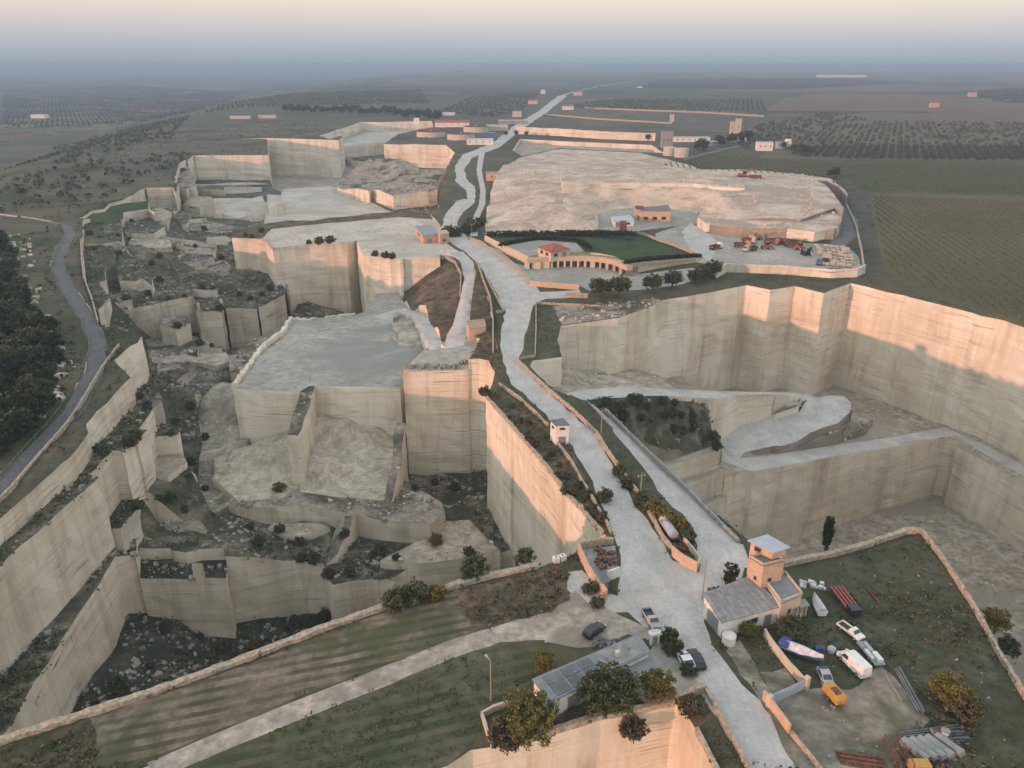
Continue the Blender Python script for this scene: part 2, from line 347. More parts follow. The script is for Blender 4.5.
reg('quarry_terrace', 'pit_dirt', [(725, 450, -33.5), (725, 476, -35), (745, 464, -35.2), (775, 461, -36.8), (800, 458, -38), (820, 455, -39.5), (850, 449, -41.5), (880, 445, -43), (950, 431, -46), (860, 437, -42), (712, 468, -34), (845, 438, -41)],
    [(700, 410, -20), (800, 400, -28), (855, 400, -36), (872, 423, -43), (885, 433, -44.5), (946, 426, -46), (956, 441, -46), (946, 440, -46), (900, 448, -44.5), (850, 453, -42), (820, 457.5, -39.5), (770, 467, -37), (725, 477, -35), (712, 470, -34), (700, 446, -30)], .25, grid=3, rough=.1)
reg('quarry_terrace', 'pit_dirt', -45.8, [(946, 427, -46), (975, 436, -46), (1024, 462, -46), (1120, 512, -46), (1120, 530, -46), (1024, 482, -46), (958, 448, -46), (956, 441, -46)])
_top = [(583, 402, -3), (600, 400, -4.6), (610, 399, -5.2), (620, 398.5, -5.9), (630, 398, -6.5), (640, 397.5, -7), (650, 398, -8), (660, 398, -8.8), (670, 399, -9.7), (680, 400, -12), (692, 402, -13.8), (703, 404, -15.5)]; _bot = [(600, 412, -4.5), (612, 422, -7), (624, 430, -11), (636, 438, -15), (650, 446, -18), (670, 452, -21), (690, 459, -25.5), (712, 470, -34)]
reg('embankment', 'scrub_ground', _top + _bot + [(640, 415, -11), (660, 420, -13.5), (680, 425, -17), (700, 430, -22), (660, 435, -17), (690, 445, -23), (708, 418, -18), (727, 432, -31), (722, 455, -33.5), (712, 450, -30)],
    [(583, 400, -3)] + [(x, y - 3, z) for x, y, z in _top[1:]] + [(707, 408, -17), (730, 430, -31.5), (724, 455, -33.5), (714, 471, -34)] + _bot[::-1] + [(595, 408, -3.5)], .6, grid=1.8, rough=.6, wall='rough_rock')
_q = [Vector(P(*p)[:2]) for p in _bot[2:]]; _q[-1] = Vector(P(714, 474, -34)[:2]); _n = Vector((.55, -.83))
for i, z in enumerate((-24, -31, -39, -47, -55)):
    a0, a1 = i * 2.2 - .5, i * 2.2 + 2.4; reg('quarry_ledge', 'pit_dirt', z, [tuple(p + _n * a0) for p in _q] + [tuple(p + _n * (a1 + (k % 2) * .8)) for k, p in list(enumerate(_q))[::-1]], .5, wall='weathered_rock', world=True)
path('dirt_road', 'white_road', [(560, 400, -2.5, 6), (590, 394, -4.5, 8), (640, 391, -7.5, 8.5), (700, 394, -15, 8.5), (760, 396, -22, 8.5), (800, 396, -26, 8.5), (818, 398, -28, 8)])
reg('quarry_terrace', 'white_road', [(805, 397, -27), (830, 401, -30.5), (845, 410, -32), (828, 421, -33), (800, 426, -33), (770, 430, -32.7), (735, 437, -33), (725, 450, -33.6), (790, 444, -34.6), (760, 447, -34)],
    [(806, 392, -27), (828, 391.5, -29), (843, 397, -31.5), (851, 405, -32.5), (850, 415, -33), (837, 425, -33.4), (810, 436, -34.2), (788, 446, -35), (757, 451, -34.6), (725, 459, -34.2), (719, 442, -33.2), (738, 425, -32.4), (775, 415, -32), (795, 410, -31), (806, 405, -29.5), (800, 401, -27)], .3, grid=3, rough=.08, wall='rough_rock')
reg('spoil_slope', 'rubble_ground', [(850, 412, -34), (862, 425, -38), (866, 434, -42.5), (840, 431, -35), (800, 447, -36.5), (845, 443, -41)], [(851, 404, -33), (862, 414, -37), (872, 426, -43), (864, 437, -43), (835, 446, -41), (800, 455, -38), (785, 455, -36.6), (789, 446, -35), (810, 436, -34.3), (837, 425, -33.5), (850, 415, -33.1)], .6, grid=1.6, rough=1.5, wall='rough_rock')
reg('rock_outcrop', 'rubble_ground', [(785, 406, -28), (795, 400, -27.5), (770, 415, -32), (800, 410, -32)], [(778, 404, -27), (795, 403, -27.5), (806, 407, -30), (798, 416, -32), (775, 419, -32.5), (768, 414, -32)], .5, grid=1.6, rough=1.6)
path('dirt_road', 'white_road', [(735, 446, -33.4, 9), (727, 458, -34.4, 9), (748, 465, -35.4, 9), (775, 461, -36.6, 8), (820, 453, -39.2, 7.5), (850, 448, -41.3, 7), (880, 444, -43, 7), (950, 431, -45.9, 7), (985, 449, -45.7, 6), (1060, 492, -45.7, 6)])

# ---- left valley of old workings
Vc = [(100, 300, -8), (140, 288, -12), (180, 285, -14), (200, 335, -31), (170, 345, -31), (120, 330, -27), (215, 345, -34), (230, 350, -37), (200, 380, -31), (150, 385, -15), (190, 425, -26), (131, 495, -22), (152, 460, -19), (160, 480, -25), (200, 470, -33), (240, 500, -37), (300, 520, -37), (200, 530, -35), (130, 543, -28), (105, 535, -25), (160, 535, -32),
      (350, 540, -38), (440, 540, -38), (160, 250, -14), (200, 232, -16), (130, 215, -8), (200, 205, -18), (230, 270, -18), (225, 300, -22), (250, 350, -38), (225, 395, -31), (300, 340, -30), (330, 520, -36), (420, 490, -40), (460, 490, -40), (485, 508, -35), (480, 540, -38), (110, 250, -5), (105, 215, -3),
      (260, 215, -22), (300, 200, -24), (300, 186, -25), (360, 180, -28), (230, 190, -24), (400, 170, -26), (420, 200, -20), (370, 150, -30)]
reg('valley', 'scrub_ground', Vc, [(-60, 575, 0), (0, 519, 0), (30, 492, 0), (70, 457, 0), (88, 432, 0), (86, 425, 0), (107, 401, 0), (131, 379, 0), (114, 362, 0), (142, 337, 0), (121, 330, 0), (98, 322, 0), (84, 278, 0), (81, 241, 0), (88, 222, 0), (115, 205, 0), (146, 187, 0), (173, 186, 0), (184, 162, 0), (194, 155, 0),
    (250, 155, 0), (240, 139, 0), (262, 137.5, 0), (318, 136, 0), (361, 122, 0), (431, 122, 0), (433, 127, 0), (400, 133, 0), (383.5, 144, 0), (446, 145, 0), (455, 153, 0), (447, 165, 0), (442, 185, 0), (437, 205, 0), (430, 218, 0), (445, 243, 0), (465, 256, 0), (478, 270, 0), (488, 300, 0), (493, 330, 0), (495, 372, 0), (492, 385, 0), (486, 397, 0),
    (517, 432, 0), (548, 469, 0), (580, 508, 0), (607, 537, 0), (598, 542, 0), (575, 553, 0), (535, 570, 0), (460, 586, 0), (400, 603, 0), (320, 632, 0), (200, 678, 0), (100, 712, 0), (0, 744, 0), (-80, 768, 0)], .3, grid=4, rough=1.6)
reg('quarry_ledge', 'scrub_ground', [(134, 419, -8.5), (157, 422, -8), (100, 470, -6.3), (50, 515, -5.6), (0, 560, -5)], [(-60, 575, 0), (0, 519, 0), (30, 492, 0), (70, 457, 0), (88, 432, 0), (86, 425, 0), (107, 401, 0), (131, 379, 0), (138, 386, -5), (148, 395, -8), (157, 418, -8), (129, 448, -7), (100, 477, -6.2), (50, 520, -5.5), (0, 566, -5), (-80, 636, -5)], .3, grid=2.5, rough=.3, wall='quarry_rock')
reg('quarry_ledge', 'scrub_ground', [(115, 558, -26), (103, 541, -25.5), (60, 640, -26), (0, 710, -25), (130, 552, -29)], [(-80, 768, -5), (-80, 636, -5), (0, 566, -5), (50, 520, -5.5), (101, 478, -6.2), (103, 541, -25.5), (125, 545, -28), (137, 553, -30), (135, 559.5, -29), (115, 558, -26), (78, 617, -26.5), (47, 665, -26), (15.6, 716, -25), (-10, 760, -25)], .3, grid=2.5, rough=.4)
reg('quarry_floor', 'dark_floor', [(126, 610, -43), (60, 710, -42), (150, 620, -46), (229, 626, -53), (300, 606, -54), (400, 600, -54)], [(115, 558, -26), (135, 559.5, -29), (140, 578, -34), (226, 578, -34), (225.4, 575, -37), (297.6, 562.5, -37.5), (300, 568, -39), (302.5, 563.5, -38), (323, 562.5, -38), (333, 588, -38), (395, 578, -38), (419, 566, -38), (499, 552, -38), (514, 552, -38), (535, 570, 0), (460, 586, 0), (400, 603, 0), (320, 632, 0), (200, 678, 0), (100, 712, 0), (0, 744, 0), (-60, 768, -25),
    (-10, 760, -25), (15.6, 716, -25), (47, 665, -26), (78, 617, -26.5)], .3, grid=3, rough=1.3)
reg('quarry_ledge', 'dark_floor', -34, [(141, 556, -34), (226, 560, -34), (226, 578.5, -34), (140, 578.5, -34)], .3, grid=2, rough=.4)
reg('quarry_terrace', 'scrub_ground', -30.5, [(137, 549, -30.5), (170, 546, -30.5), (172, 549, -30.5), (186, 552, -30.5), (200, 549, -30.5), (226, 549, -30.5), (226, 540, -30.5), (140, 540, -30.5)], .4, grid=2, rough=.6)
reg('quarry_block', 'scrub_ground', -21, [(103, 526, -21), (108, 529, -21), (120, 528, -21), (138, 508, -21), (131, 500, -21), (122, 500, -21)], .3, wall='weathered_rock')
reg('quarry_block', 'scrub_ground', -16, [(154, 438, -16), (166, 445, -16), (180, 432, -16), (177, 424, -16), (160, 424, -16)], .3)
reg('quarry_ledge', 'pit_dirt', -22, [(148, 474, -22), (168, 476, -22), (187, 462, -22), (182, 453, -22), (158, 455, -22)], .6, grid=2, rough=.6)
reg('quarry_terrace', 'pit_dirt', -35, [(380, 560, -35), (430, 535, -35), (440, 520, -35), (470, 520, -35), (500, 551, -35), (419, 564, -35)], .8, grid=2.2, rough=.9, wall='weathered_rock')
reg('quarry_ledge', 'rubble_ground', -31, [(x, y, -31) for x, y in [(226, 500), (240, 478), (300, 470), (385, 478), (404, 480), (442, 502), (445, 512), (430, 524), (390, 522), (345, 512), (300, 506), (236, 508)]], .4, grid=2.2, rough=.5, wall='weathered_rock')
reg('spoil_ridge', 'rubble_ground', [(352, 510, -30), (335, 540, -33), (325, 562, -37)], [(346, 508, -30), (360, 506, -30), (352, 530, -33), (338, 560, -37), (326, 564, -37), (334, 535, -33)], .5, grid=1.6, rough=1.)
reg('spoil_slope', 'pale_spoil', [(222, 385, -22), (240, 400, -22), (205, 430, -30), (240, 450, -29), (240, 490, -32), (205, 500, -34), (200, 400, -29)], [(214, 385, -24), (234, 378, -20), (252, 395, -18), (246, 450, -29), (240, 500, -31.5), (215, 518, -35), (196, 498, -34), (203, 450, -32), (198, 415, -29)], .8, grid=2.2, rough=1., wall='rough_rock')
# sand cones under the pad
reg('sand_heap', 'sand_cone', [(288, 436, -24), (265, 445, -27), (240, 449, -29.5), (240, 498, -31), (290, 487, -31), (265, 485, -31), (215, 470, -31)], [(232, 440, -26), (262, 420, -22), (300, 400, -16), (300, 440, -24), (297, 488, -31), (284, 497, -31), (240, 502, -31), (212, 478, -31)], .5, grid=2, rough=.2)
reg('sand_heap', 'sand_cone', [(317, 411, -20.3), (340, 419, -22), (370, 428, -25), (398, 442, -29), (300, 489, -30.9), (345, 494, -30.9), (386, 498, -30.9), (345, 455, -26.5), (312, 450, -26), (370, 470, -29)], [(310, 384, -11), (403, 386, -11), (400, 440, -28), (386, 501, -31), (345, 498, -31), (300, 492, -31), (299, 440, -24)], .5, grid=2, rough=.25)
reg('rock_spur', 'rubble_ground', [(309, 387, -11.3), (300, 410, -12.5), (290, 434, -14.5)], [(303, 386, -11), (315, 384, -11), (308, 412, -13), (298, 437, -15), (287, 436, -15)], .2, grid=1.5, rough=.3)
reg('rock_spur', 'rubble_ground', [(402, 427, -17), (392, 470, -24), (386, 503, -30)], [(397, 420, -16), (405, 420, -16), (401, 465, -24), (391, 504, -30), (384, 503, -30), (391, 468, -24)], .35, grid=1.5, rough=.6)
# small old blocks of the back left
def block(pts, z, mat='scrub_ground', wall='weathered_rock', jit=.3): reg('quarry_block', mat, z, [(x, y, z) for x, y in pts], jit, grid=3, rough=.4, wall=wall)
block([(84, 264), (103, 264), (110, 298), (98, 310), (90, 290)], -5)
block([(103, 252), (114, 250), (119, 280), (152, 283), (150, 272), (125, 262), (120, 240), (104, 240)], -8)
block([(100, 245), (84, 243), (84, 225), (100, 222), (122, 228), (122, 240)], -3, 'hill_ground')
block([(105, 238), (122, 242), (121, 220), (113, 218), (103, 224)], -3)
block([(110, 312), (150, 305), (193, 296), (196, 303), (222, 298), (215, 285), (150, 290), (112, 296), (103, 300)], -13)
block([(196, 311), (221, 311), (221, 298), (193, 297)], -17)
block([(222, 298), (226, 308), (257, 309), (257, 303), (250, 293), (228, 290)], -18)
block([(258, 303), (259, 308), (289, 292), (287, 285), (262, 287)], -17)
block([(145, 340), (185, 334), (222, 346), (222, 356), (150, 357)], -27, 'rubble_ground')
block([(160, 362), (185, 360), (195, 366), (172, 384), (160, 385)], -27)
block([(228, 355), (262, 336), (276, 340), (278, 360), (245, 375), (230, 372)], -26, 'rubble_ground')
block([(80, 222), (92, 214), (105, 212), (110, 207), (128, 203), (160, 200), (160, 210), (132, 218), (100, 222)], -2, 'lawn')
block([(146, 188), (173, 187), (176, 196), (178, 183), (160, 180), (146, 183)], 0, 'hill_ground')
block([(173, 216), (182, 224), (205, 224), (206, 216), (190, 214), (180, 210)], -12)
block([(186, 230), (232, 232), (232, 226), (210, 222), (190, 224)], -15, 'rubble_ground')
block([(190, 208), (222, 212), (225, 205), (240, 214), (232, 203), (218, 197), (193, 200)], -14)
block([(176, 186), (190, 190), (196, 185), (188, 165), (180, 170)], -6, 'rubble_ground')
block([(193, 188), (224, 190), (224, 183), (195, 182)], -18)
block([(140, 240), (215, 250), (216, 244), (150, 234)], -12, 'rubble_ground')
block([(125, 232), (150, 236), (165, 226), (150, 218), (125, 222)], -8)
reg('quarry_terrace', 'limestone_dust', -24, [(195, 226), (215, 205), (262, 196), (275, 214), (262, 226), (235, 232)], 1., grid=4, rough=.8)
block([(118, 256), (123, 272), (140, 276), (152, 285), (153, 277), (140, 262), (126, 252)], -7)
block([(150, 352), (176, 349), (203, 351), (204, 344), (178, 341), (152, 344)], -27, 'rubble_ground')
block([(152, 362), (185, 360), (233, 359), (232, 355), (186, 355), (152, 357)], -28, 'pit_dirt')
block([(157, 377), (176, 374), (191, 364), (184, 361), (158, 364)], -29, 'rubble_ground')
block([(110, 352), (124, 352), (130, 345), (128, 338), (113, 340)], -9)
block([(106, 300), (112, 303), (132, 299), (130, 292), (108, 294)], -9)
block([(128, 244), (150, 249), (172, 246), (170, 240), (130, 238)], -11, 'pit_dirt')
block([(178, 262), (196, 268), (216, 262), (212, 255), (185, 254)], -16, 'rubble_ground')
block([(206, 275), (228, 278), (232, 268), (224, 262), (208, 266)], -19, 'rubble_ground')
block([(150, 218), (166, 222), (172, 212), (160, 207), (150, 210)], -8, 'pit_dirt')
block([(183, 205), (200, 208), (214, 203), (212, 197), (190, 196)], -13, 'pit_dirt')
block([(222, 214), (238, 219), (252, 214), (246, 205), (226, 206)], -16, 'limestone_dust')
block([(195, 192), (226, 194), (262, 192), (262, 187), (196, 187)], -24, 'pit_dirt')
block([(205, 244), (226, 246), (232, 240), (226, 236), (207, 237)], -15, 'pit_dirt')
block([(160, 325), (176, 329), (190, 323), (186, 316), (164, 316)], -19, 'rubble_ground')
block([(196, 362), (216, 366), (232, 360), (226, 352), (200, 352)], -29, 'pit_dirt')
block([(140, 402), (152, 408), (162, 402), (160, 392), (146, 392)], -15)
block([(170, 398), (188, 402), (200, 394), (192, 386), (174, 388)], -25, 'rubble_ground')
block([(214, 470), (226, 474), (232, 462), (226, 455), (214, 458)], -30, 'pit_dirt')
block([(148, 530), (176, 534), (206, 528), (200, 520), (152, 522)], -33, 'rubble_ground')
block([(268, 530), (300, 536), (330, 528), (322, 522), (272, 522)], -35, 'pit_dirt')
# back quarry
reg('quarry_floor', 'pit_dirt', [(300, 185, -46), (340, 186, -48), (390, 167, -27), (430, 166, -27), (365, 165, -38), (280, 186, -46)], [(262, 137, 0), (338, 140, 0), (345, 146, -14), (383.5, 145, 0), (446, 146, 0), (447, 165, -10), (400, 172, -14), (370, 174, -18), (345, 184, -18), (284, 189, -20), (272, 186, -24), (269, 158, 0)], .3, grid=5, rough=.8)
block([(188, 155), (195, 155.5), (268, 155), (267, 139), (190, 139)], 0, 'hill_ground', 'quarry_rock')
block([(240, 139), (263, 138), (338, 140), (343, 137), (322, 131), (250, 131)], 0, 'hill_ground', 'quarry_rock')
reg('quarry_terrace', 'limestone_dust', -26, [(195, 184), (269, 184), (268, 186), (196, 188)], .5)
reg('quarry_terrace', 'limestone_dust', -12, [(345, 139), (385, 137), (433, 127), (432, 121), (361, 121), (318, 136)], .5, wall='quarry_rock')
REG[-1]['f'] = lambda x, y: np.full(len(x), -14.); REG[-1]['poly'] = np.array([P(*p)[:2] for p in [(345, 146, -14), (386, 142, -14), (433, 127, 0), (432, 121, 0), (361, 122.4, 0), (318, 136, 0), (330, 139, 0)]])
reg('quarry_terrace', 'limestone_dust', [(280, 190, -20), (380, 212, -18), (340, 195, -20), (270, 215, -18)], [(268, 196, -18), (279, 195, -18), (284, 189, -20), (330, 186, -20), (345, 190, -20), (395, 214, -18), (440, 214, -18), (440, 235, -18), (262, 240, -18)], .4, grid=5, rough=.3)
block([(267, 194), (281, 195), (283, 206), (268, 208)], -12, 'limestone_dust', 'quarry_rock')
reg('quarry_terrace', 'rubble_ground', [(370, 188, -10), (395, 190, -9), (430, 180, -5), (350, 186, -14), (440, 160, -3)], [(337, 190, -16), (369, 193, -11), (372, 190, -10), (393, 195, -9), (428, 190, -7), (437, 187, -6), (440, 175, -4), (450, 165, -1), (420, 172, -8), (400, 170, -14), (370, 172, -18), (345, 183, -18)], .5, grid=4, rough=2.2, wall='quarry_rock')
reg('quarry_floor', 'scrub_ground', -45, [(268, 246, -1.5), (273, 248, -1.5), (309, 244, -1.5), (357, 239, -1.5), (362, 256, -2), (374, 262, -2), (374, 311, -16), (355, 316, -15), (322, 322, -14), (290, 322, -13), (280, 337, -12.5), (276, 345, -20), (290, 335, -40), (292, 320, -40), (291, 295, -17.5)], .4, grid=3, rough=1.)
block([(292, 311, -33), (345, 328, -33), (345, 322, -33), (300, 300, -33)] and [(292, 316), (330, 318), (345, 312), (300, 300)], -32)
# big block and its yard
reg('quarry_terrace', 'limestone_dust', [(300, 230, -1), (380, 235, -1.5), (440, 246, 0), (440, 215, 0), (262, 230, -1)], [(232, 239, -1.5), (240, 231, -1.5), (262, 225, -1.5), (330, 221, -1.5), (400, 215, -1), (430, 214, 0), (440, 224, 0), (446, 243, 0), (465, 255, 0), (452, 262, 0), (440, 262, -2),
    (400, 264, -2), (364, 259, -2), (360, 249, -1.5), (356, 240, -1.5), (346, 243.5, -1.5), (309, 245, -1.5), (273, 249, -1.5), (264, 241, -1.5), (252, 239.5, -1.5), (245, 238, -1.5)], .35, grid=4, rough=.25)
reg('grass_bank', 'dry_scrub', [(262, 230, -1), (400, 212, -.6), (245, 235, -1)], [(232, 239, -1.5), (240, 231, -1.5), (262, 224.5, -1.5), (330, 219, -1.5), (400, 212, -1), (430, 212, 0), (433, 219, 0), (400, 218, -1), (330, 224, -1.5), (272, 230, -1.5), (262, 240, -1.5), (252, 239.5, -1.5)], .8, grid=3, rough=.9)
# brown slope between the yard and the haul ramp
reg('grass_bank', 'dry_scrub', [(405, 262, -2, -16.5), (415, 262, -2, -13), (425, 262, -2, -9), (437, 262, -2, -4), (445, 260, -2), (465, 262, -1), (455, 258, -1.5), (466, 290, -3), (468, 275, -2.2), (462, 325, -4.5), (452, 346, -4), (440, 348, -6), (430, 350, -8), (424, 328, -12), (412, 310, -15), (403, 301, -16.8), (440, 320, -8), (445, 300, -7), (430, 300, -11), (420, 295, -13)],
    [(403, 262.5, -2), (425, 262, -2), (440, 262, -2), (440, 256, -1), (466, 256, 0), (470, 275, -2), (466, 300, -3.5), (462, 330, -4), (452, 346, -4), (430, 350, -8), (423, 328, -12), (411, 310, -15), (402, 301, -16.8)], .5, grid=2, rough=.9)
# pad
reg('quarry_terrace', 'pad_dust', [(250, 380, -11), (320, 370, -11), (390, 375, -11), (320, 330, -13), (390, 320, -15), (380, 306, -17), (300, 325, -13)],
    [(233, 389, -11), (255, 390, -11), (300, 391, -11), (309, 386, -11), (315, 386, -11), (400, 387, -11), (404, 380, -11), (425, 352, -10), (445, 342, -8), (432, 347, -9), (423, 328, -12), (411, 310, -15), (402, 299, -16.9), (398, 293, -17), (377, 294, -17), (367, 309, -16), (355, 314, -15), (322, 320, -14), (290, 320, -13), (280, 335, -12.5), (258, 352, -12), (245, 372, -11.5)], .3, grid=4, rough=.15)
reg('quarry_terrace', 'pad_dust', -3.5, [(x, y, -3.5) for x, y in [(403, 372), (440, 371), (468, 370), (478, 366), (484, 345), (472, 330), (455, 336), (436, 345), (424, 350), (413, 360)]], .3, grid=2, rough=.15)
reg('rock_outcrop', 'dry_scrub', [(489, 361, 0), (480, 345, -1.5), (490, 330, 0), (480, 300, -1), (478, 280, -.5), (474, 335, -3)], [(469, 369, -3.5), (479, 364.5, -2), (489, 361, 0), (495, 372, 0), (499, 360, 0), (495, 330, 0), (489, 300, 0), (479, 270, 0), (469, 256, 0), (468, 268, -1), (474, 285, -2), (471, 310, -3.2), (468, 333, -3.5), (480, 345, -3.5)], .4, grid=2, rough=.8)
reg('spoil_heap', 'pale_spoil', [(408, 330, -9.5), (394, 318, -14.5), (424, 325, -12), (404, 347, -12), (392, 335, -13.5), (418, 342, -11)], [(393, 317, -14.5), (408, 312, -14), (424, 321, -12), (425, 338, -11), (412, 348, -11.3), (400, 347, -12), (391, 335, -13.3)], .5, grid=1.6, rough=1.3)
path('dirt_road', 'white_road', [(456, 252, 0, 7), (467, 262, -1, 6), (470, 278, -2, 5), (466, 300, -3, 5), (461, 325, -3.4, 6), (452, 345, -3.6, 8), (438, 351, -4.6, 6), (431, 337, -8, 6), (419, 316, -12, 6), (400, 309, -14.5, 6), (380, 318, -15, 8)])

# ---- spoil mound and villa hollow
reg('quarry_floor', 'pit_dirt', -5, [(x, y, 0) for x, y in [(520, 139), (560, 141), (652, 145), (664, 153), (640, 152), (560, 148), (522, 156), (512, 150)]], .4, grid=6, rough=.5)
reg('spoil_mound', 'pale_rock', [(484, 234, 0), (489, 205, 0), (497, 188, 1), (520, 160, 2), (560, 152, 3), (640, 156, 3), (700, 172, 2), (760, 173, 3), (825, 180, 2), (600, 233, 0), (545, 233, 0),
    (530, 182, 8), (560, 176, 9), (545, 196, 9), (560, 205, 8), (600, 178, 10), (640, 179, 10), (690, 180, 10), (735, 186, 9.5), (770, 190, 9), (725, 200, 9), (760, 198, 8.5), (800, 200, 8), (760, 212, 7), (820, 208, 7), (575, 215, 5),
    (620, 206, 0), (680, 210, 0), (650, 220, 0), (700, 214, 1), (600, 205, 4)],
    [(484, 234), (489, 205), (494, 185), (502, 172), (520, 160), (560, 152), (640, 156), (700, 172), (760, 174), (830, 181), (846, 205), (848, 232), (838, 240), (768, 238), (715, 236), (690, 220), (640, 215), (597, 234), (545, 234)], .8, grid=3.2, rough=.45, wall='rough_rock')
reg('spoil_terrace', 'pale_rock', 5, [(692, 222, 5), (760, 226, 5), (815, 232, 5), (838, 228, 5), (842, 216, 5), (834, 212, 5), (800, 222, 5), (740, 220, 5), (700, 215, 5)], .4, grid=3, rough=.4)
_r = [(572, 216, 5), (563, 206, 8), (564, 197, 9), (578, 190, 9.5), (600, 187, 10), (650, 186.5, 10), (692, 187, 10), (720, 191, 9.5), (733, 198, 9), (730, 207, 7), (712, 214, 3)]; _f = [(698, 215, 0), (688, 211, 0), (660, 208.5, 0), (634, 208, 0), (612, 210, 0), (600, 214, 0), (594, 226, 0), (580, 224, 2)]
reg('spoil_terrace', 'pale_rock', 10.35, [(x, y, 10.35) for x, y in [(562, 186), (600, 183.5), (650, 183), (692, 183.5), (722, 187), (745, 188), (742, 178), (700, 174), (640, 171), (590, 171), (560, 176)]], .5, grid=4, rough=.5)
reg('spoil_bowl', 'cut_face', _r + _f + [(600, 199, 5), (650, 197, 5), (690, 199, 4.8), (712, 203, 5.5), (586, 207, 4.5), (585, 198, 7.5)], _r + _f, .3, grid=3.2, rough=.3)
reg('courtyard', 'pad_dust', 0.02, [(597, 216), (600, 213.5), (612, 209.5), (634, 207.5), (660, 208), (690, 211), (700, 216), (697, 224), (660, 228), (600, 236)], .4)
fl('machine_yard', 'pad_dust', [(655, 234), (690, 222), (703, 232), (770, 241), (845, 245), (858, 256), (862, 268), (780, 268), (700, 263), (660, 256)])
fl('dirt_road', 'white_road', [(690, 222), (705, 232), (720, 243), (710, 262), (690, 250), (682, 232)])
path('channel_road', 'asphalt', [(822, 183, 0, 7), (838, 205, 0, 8), (850, 220, 0, 9), (848, 235, 0, 9), (838, 244, 0, 8)])
reg('lawn', 'lawn', [(560, 240, 4), (600, 240, 4), (625, 255, 4), (626, 266, 3.6), (640, 235, 3), (672, 243, 1.8), (700, 254, .6), (672, 257, 1.4), (640, 262, 3)], [(x, y, 4 - max(0, x - 626) / 76 * 3.4) for x, y in [(484, 234), (560, 232), (600, 231), (638, 233), (672, 245), (702, 257), (700, 260), (672, 262), (640, 265), (626, 267), (626, 261), (614, 256), (600, 253), (585, 252), (571, 252), (545, 253), (528, 256), (515, 249), (500, 243)]], .15, wall='cream_plaster')
reg('villa_terrace', 'pad_dust', 4.02, [(x, y, 4) for x, y in [(505, 246), (536, 240), (576, 243), (585, 252), (571, 252.3), (545, 253.3), (528, 256.4), (515, 250)]], .1, wall='cream_plaster')
fl('villa_court', 'pad_dust', [(509, 262), (527, 266), (571, 262), (626, 268), (640, 274), (690, 268), (722, 268), (700, 282), (640, 290), (590, 291), (580, 286), (533, 284)])
fl('grass_bank', 'yard_grass', [(535, 300), (600, 300), (660, 293), (725, 268), (860, 272), (848, 281), (824, 291), (795, 284), (770, 287), (746, 283), (700, 294), (663, 300), (622, 315), (561, 324), (540, 306)])
reg('rock_shelf', 'rubble_ground', flat, [(552, 306), (620, 303), (655, 299), (663, 301), (622, 316.5), (562, 325)], .4, grid=2, rough=.7)
fl('dry_bank', 'yard_grass', [(535, 305), (552, 306), (560, 325), (557, 340), (562, 357), (530, 361), (522, 350), (531, 320)])

# ---- main road, junction, track
fl('dirt_road', 'white_road', [(795, 768), (748, 768), (722, 727), (701, 693), (688, 660), (668, 636), (650, 632), (628, 612), (600, 618), (560, 622), (500, 637), (440, 660), (350, 694), (280, 724), (215, 752), (170, 775), (130, 775), (210, 738), (290, 705), (380, 672), (450, 645), (520, 622), (556, 612), (575, 598), (566, 588), (568, 572), (582, 570), (600, 590), (618, 596), (621, 563), (614, 536), (609, 522), (589, 475), (568, 441), (546, 414), (511, 384), (503, 362), (500, 345), (502, 325), (506, 312), (496, 292), (481, 268), (466, 252), (450, 242), (440, 228), (447, 212), (456, 201), (464, 199),
    (468, 199), (466, 190), (456, 182), (455, 166), (462, 155), (478, 149), (495, 141), (512, 127), (537, 112), (558, 96), (566, 94), (566, 97), (546, 113), (522, 129), (500, 147), (484, 153), (472, 158), (465, 168), (466, 178), (475, 188), (475, 202), (463, 212), (457, 225), (468, 238), (500, 250), (528, 275), (540, 292), (580, 290), (580, 297), (545, 299), (533, 306), (527, 330), (523, 350), (518, 362), (548, 391), (597, 436), (618, 476), (632, 500), (652, 528), (672, 560), (698, 572), (704, 548), (720, 550), (738, 545), (748, 560), (742, 578), (725, 585), (706, 598), (704, 622), (712, 645), (730, 668), (760, 700), (790, 745), (805, 768)])
path('dirt_road', 'white_road', [(586, 405, -4, 4), (612, 429, -3, 5), (650, 468, -2, 6), (690, 508, -.7, 7), (720, 545, 0, 9), (724, 566, 0, 10)])
path('road', 'white_road', [(560, 97, 0, 9), (572, 92, 0, 9), (600, 86, 0, 10), (640, 80, 0, 12)])
path('dirt_road', 'white_road', [(482, 152, 0, 6), (479, 170, 0, 4.5), (483, 190, 0, 4), (482, 205, 0, 4), (475, 220, 0, 4), (474, 236, 0, 4)])
path('track', 'track_dirt', [(590, 605, .02, 9), (560, 616, .02, 6.5), (520, 629, .02, 4.6), (450, 650, .02, 4.2), (380, 678, .02, 4), (290, 713, .02, 3.8), (215, 744, .02, 3.6), (150, 772, .02, 3.5)])
fl('grass_bank', 'dry_scrub', [(488, 398), (498, 388), (540, 421), (573, 466), (597, 507), (611, 535), (604, 534), (580, 507), (548, 468), (517, 431)])
fl('grass_bank', 'yard_grass', [(604, 441), (611, 437), (634, 466), (660, 493), (688, 522), (698, 546), (690, 556), (672, 548), (652, 515), (622, 472)])
fl('grass_bank', 'dry_scrub', [(503, 390), (511, 388), (545, 416), (566, 442), (585, 477), (604, 522), (611, 533), (596, 505), (572, 463), (541, 420)])
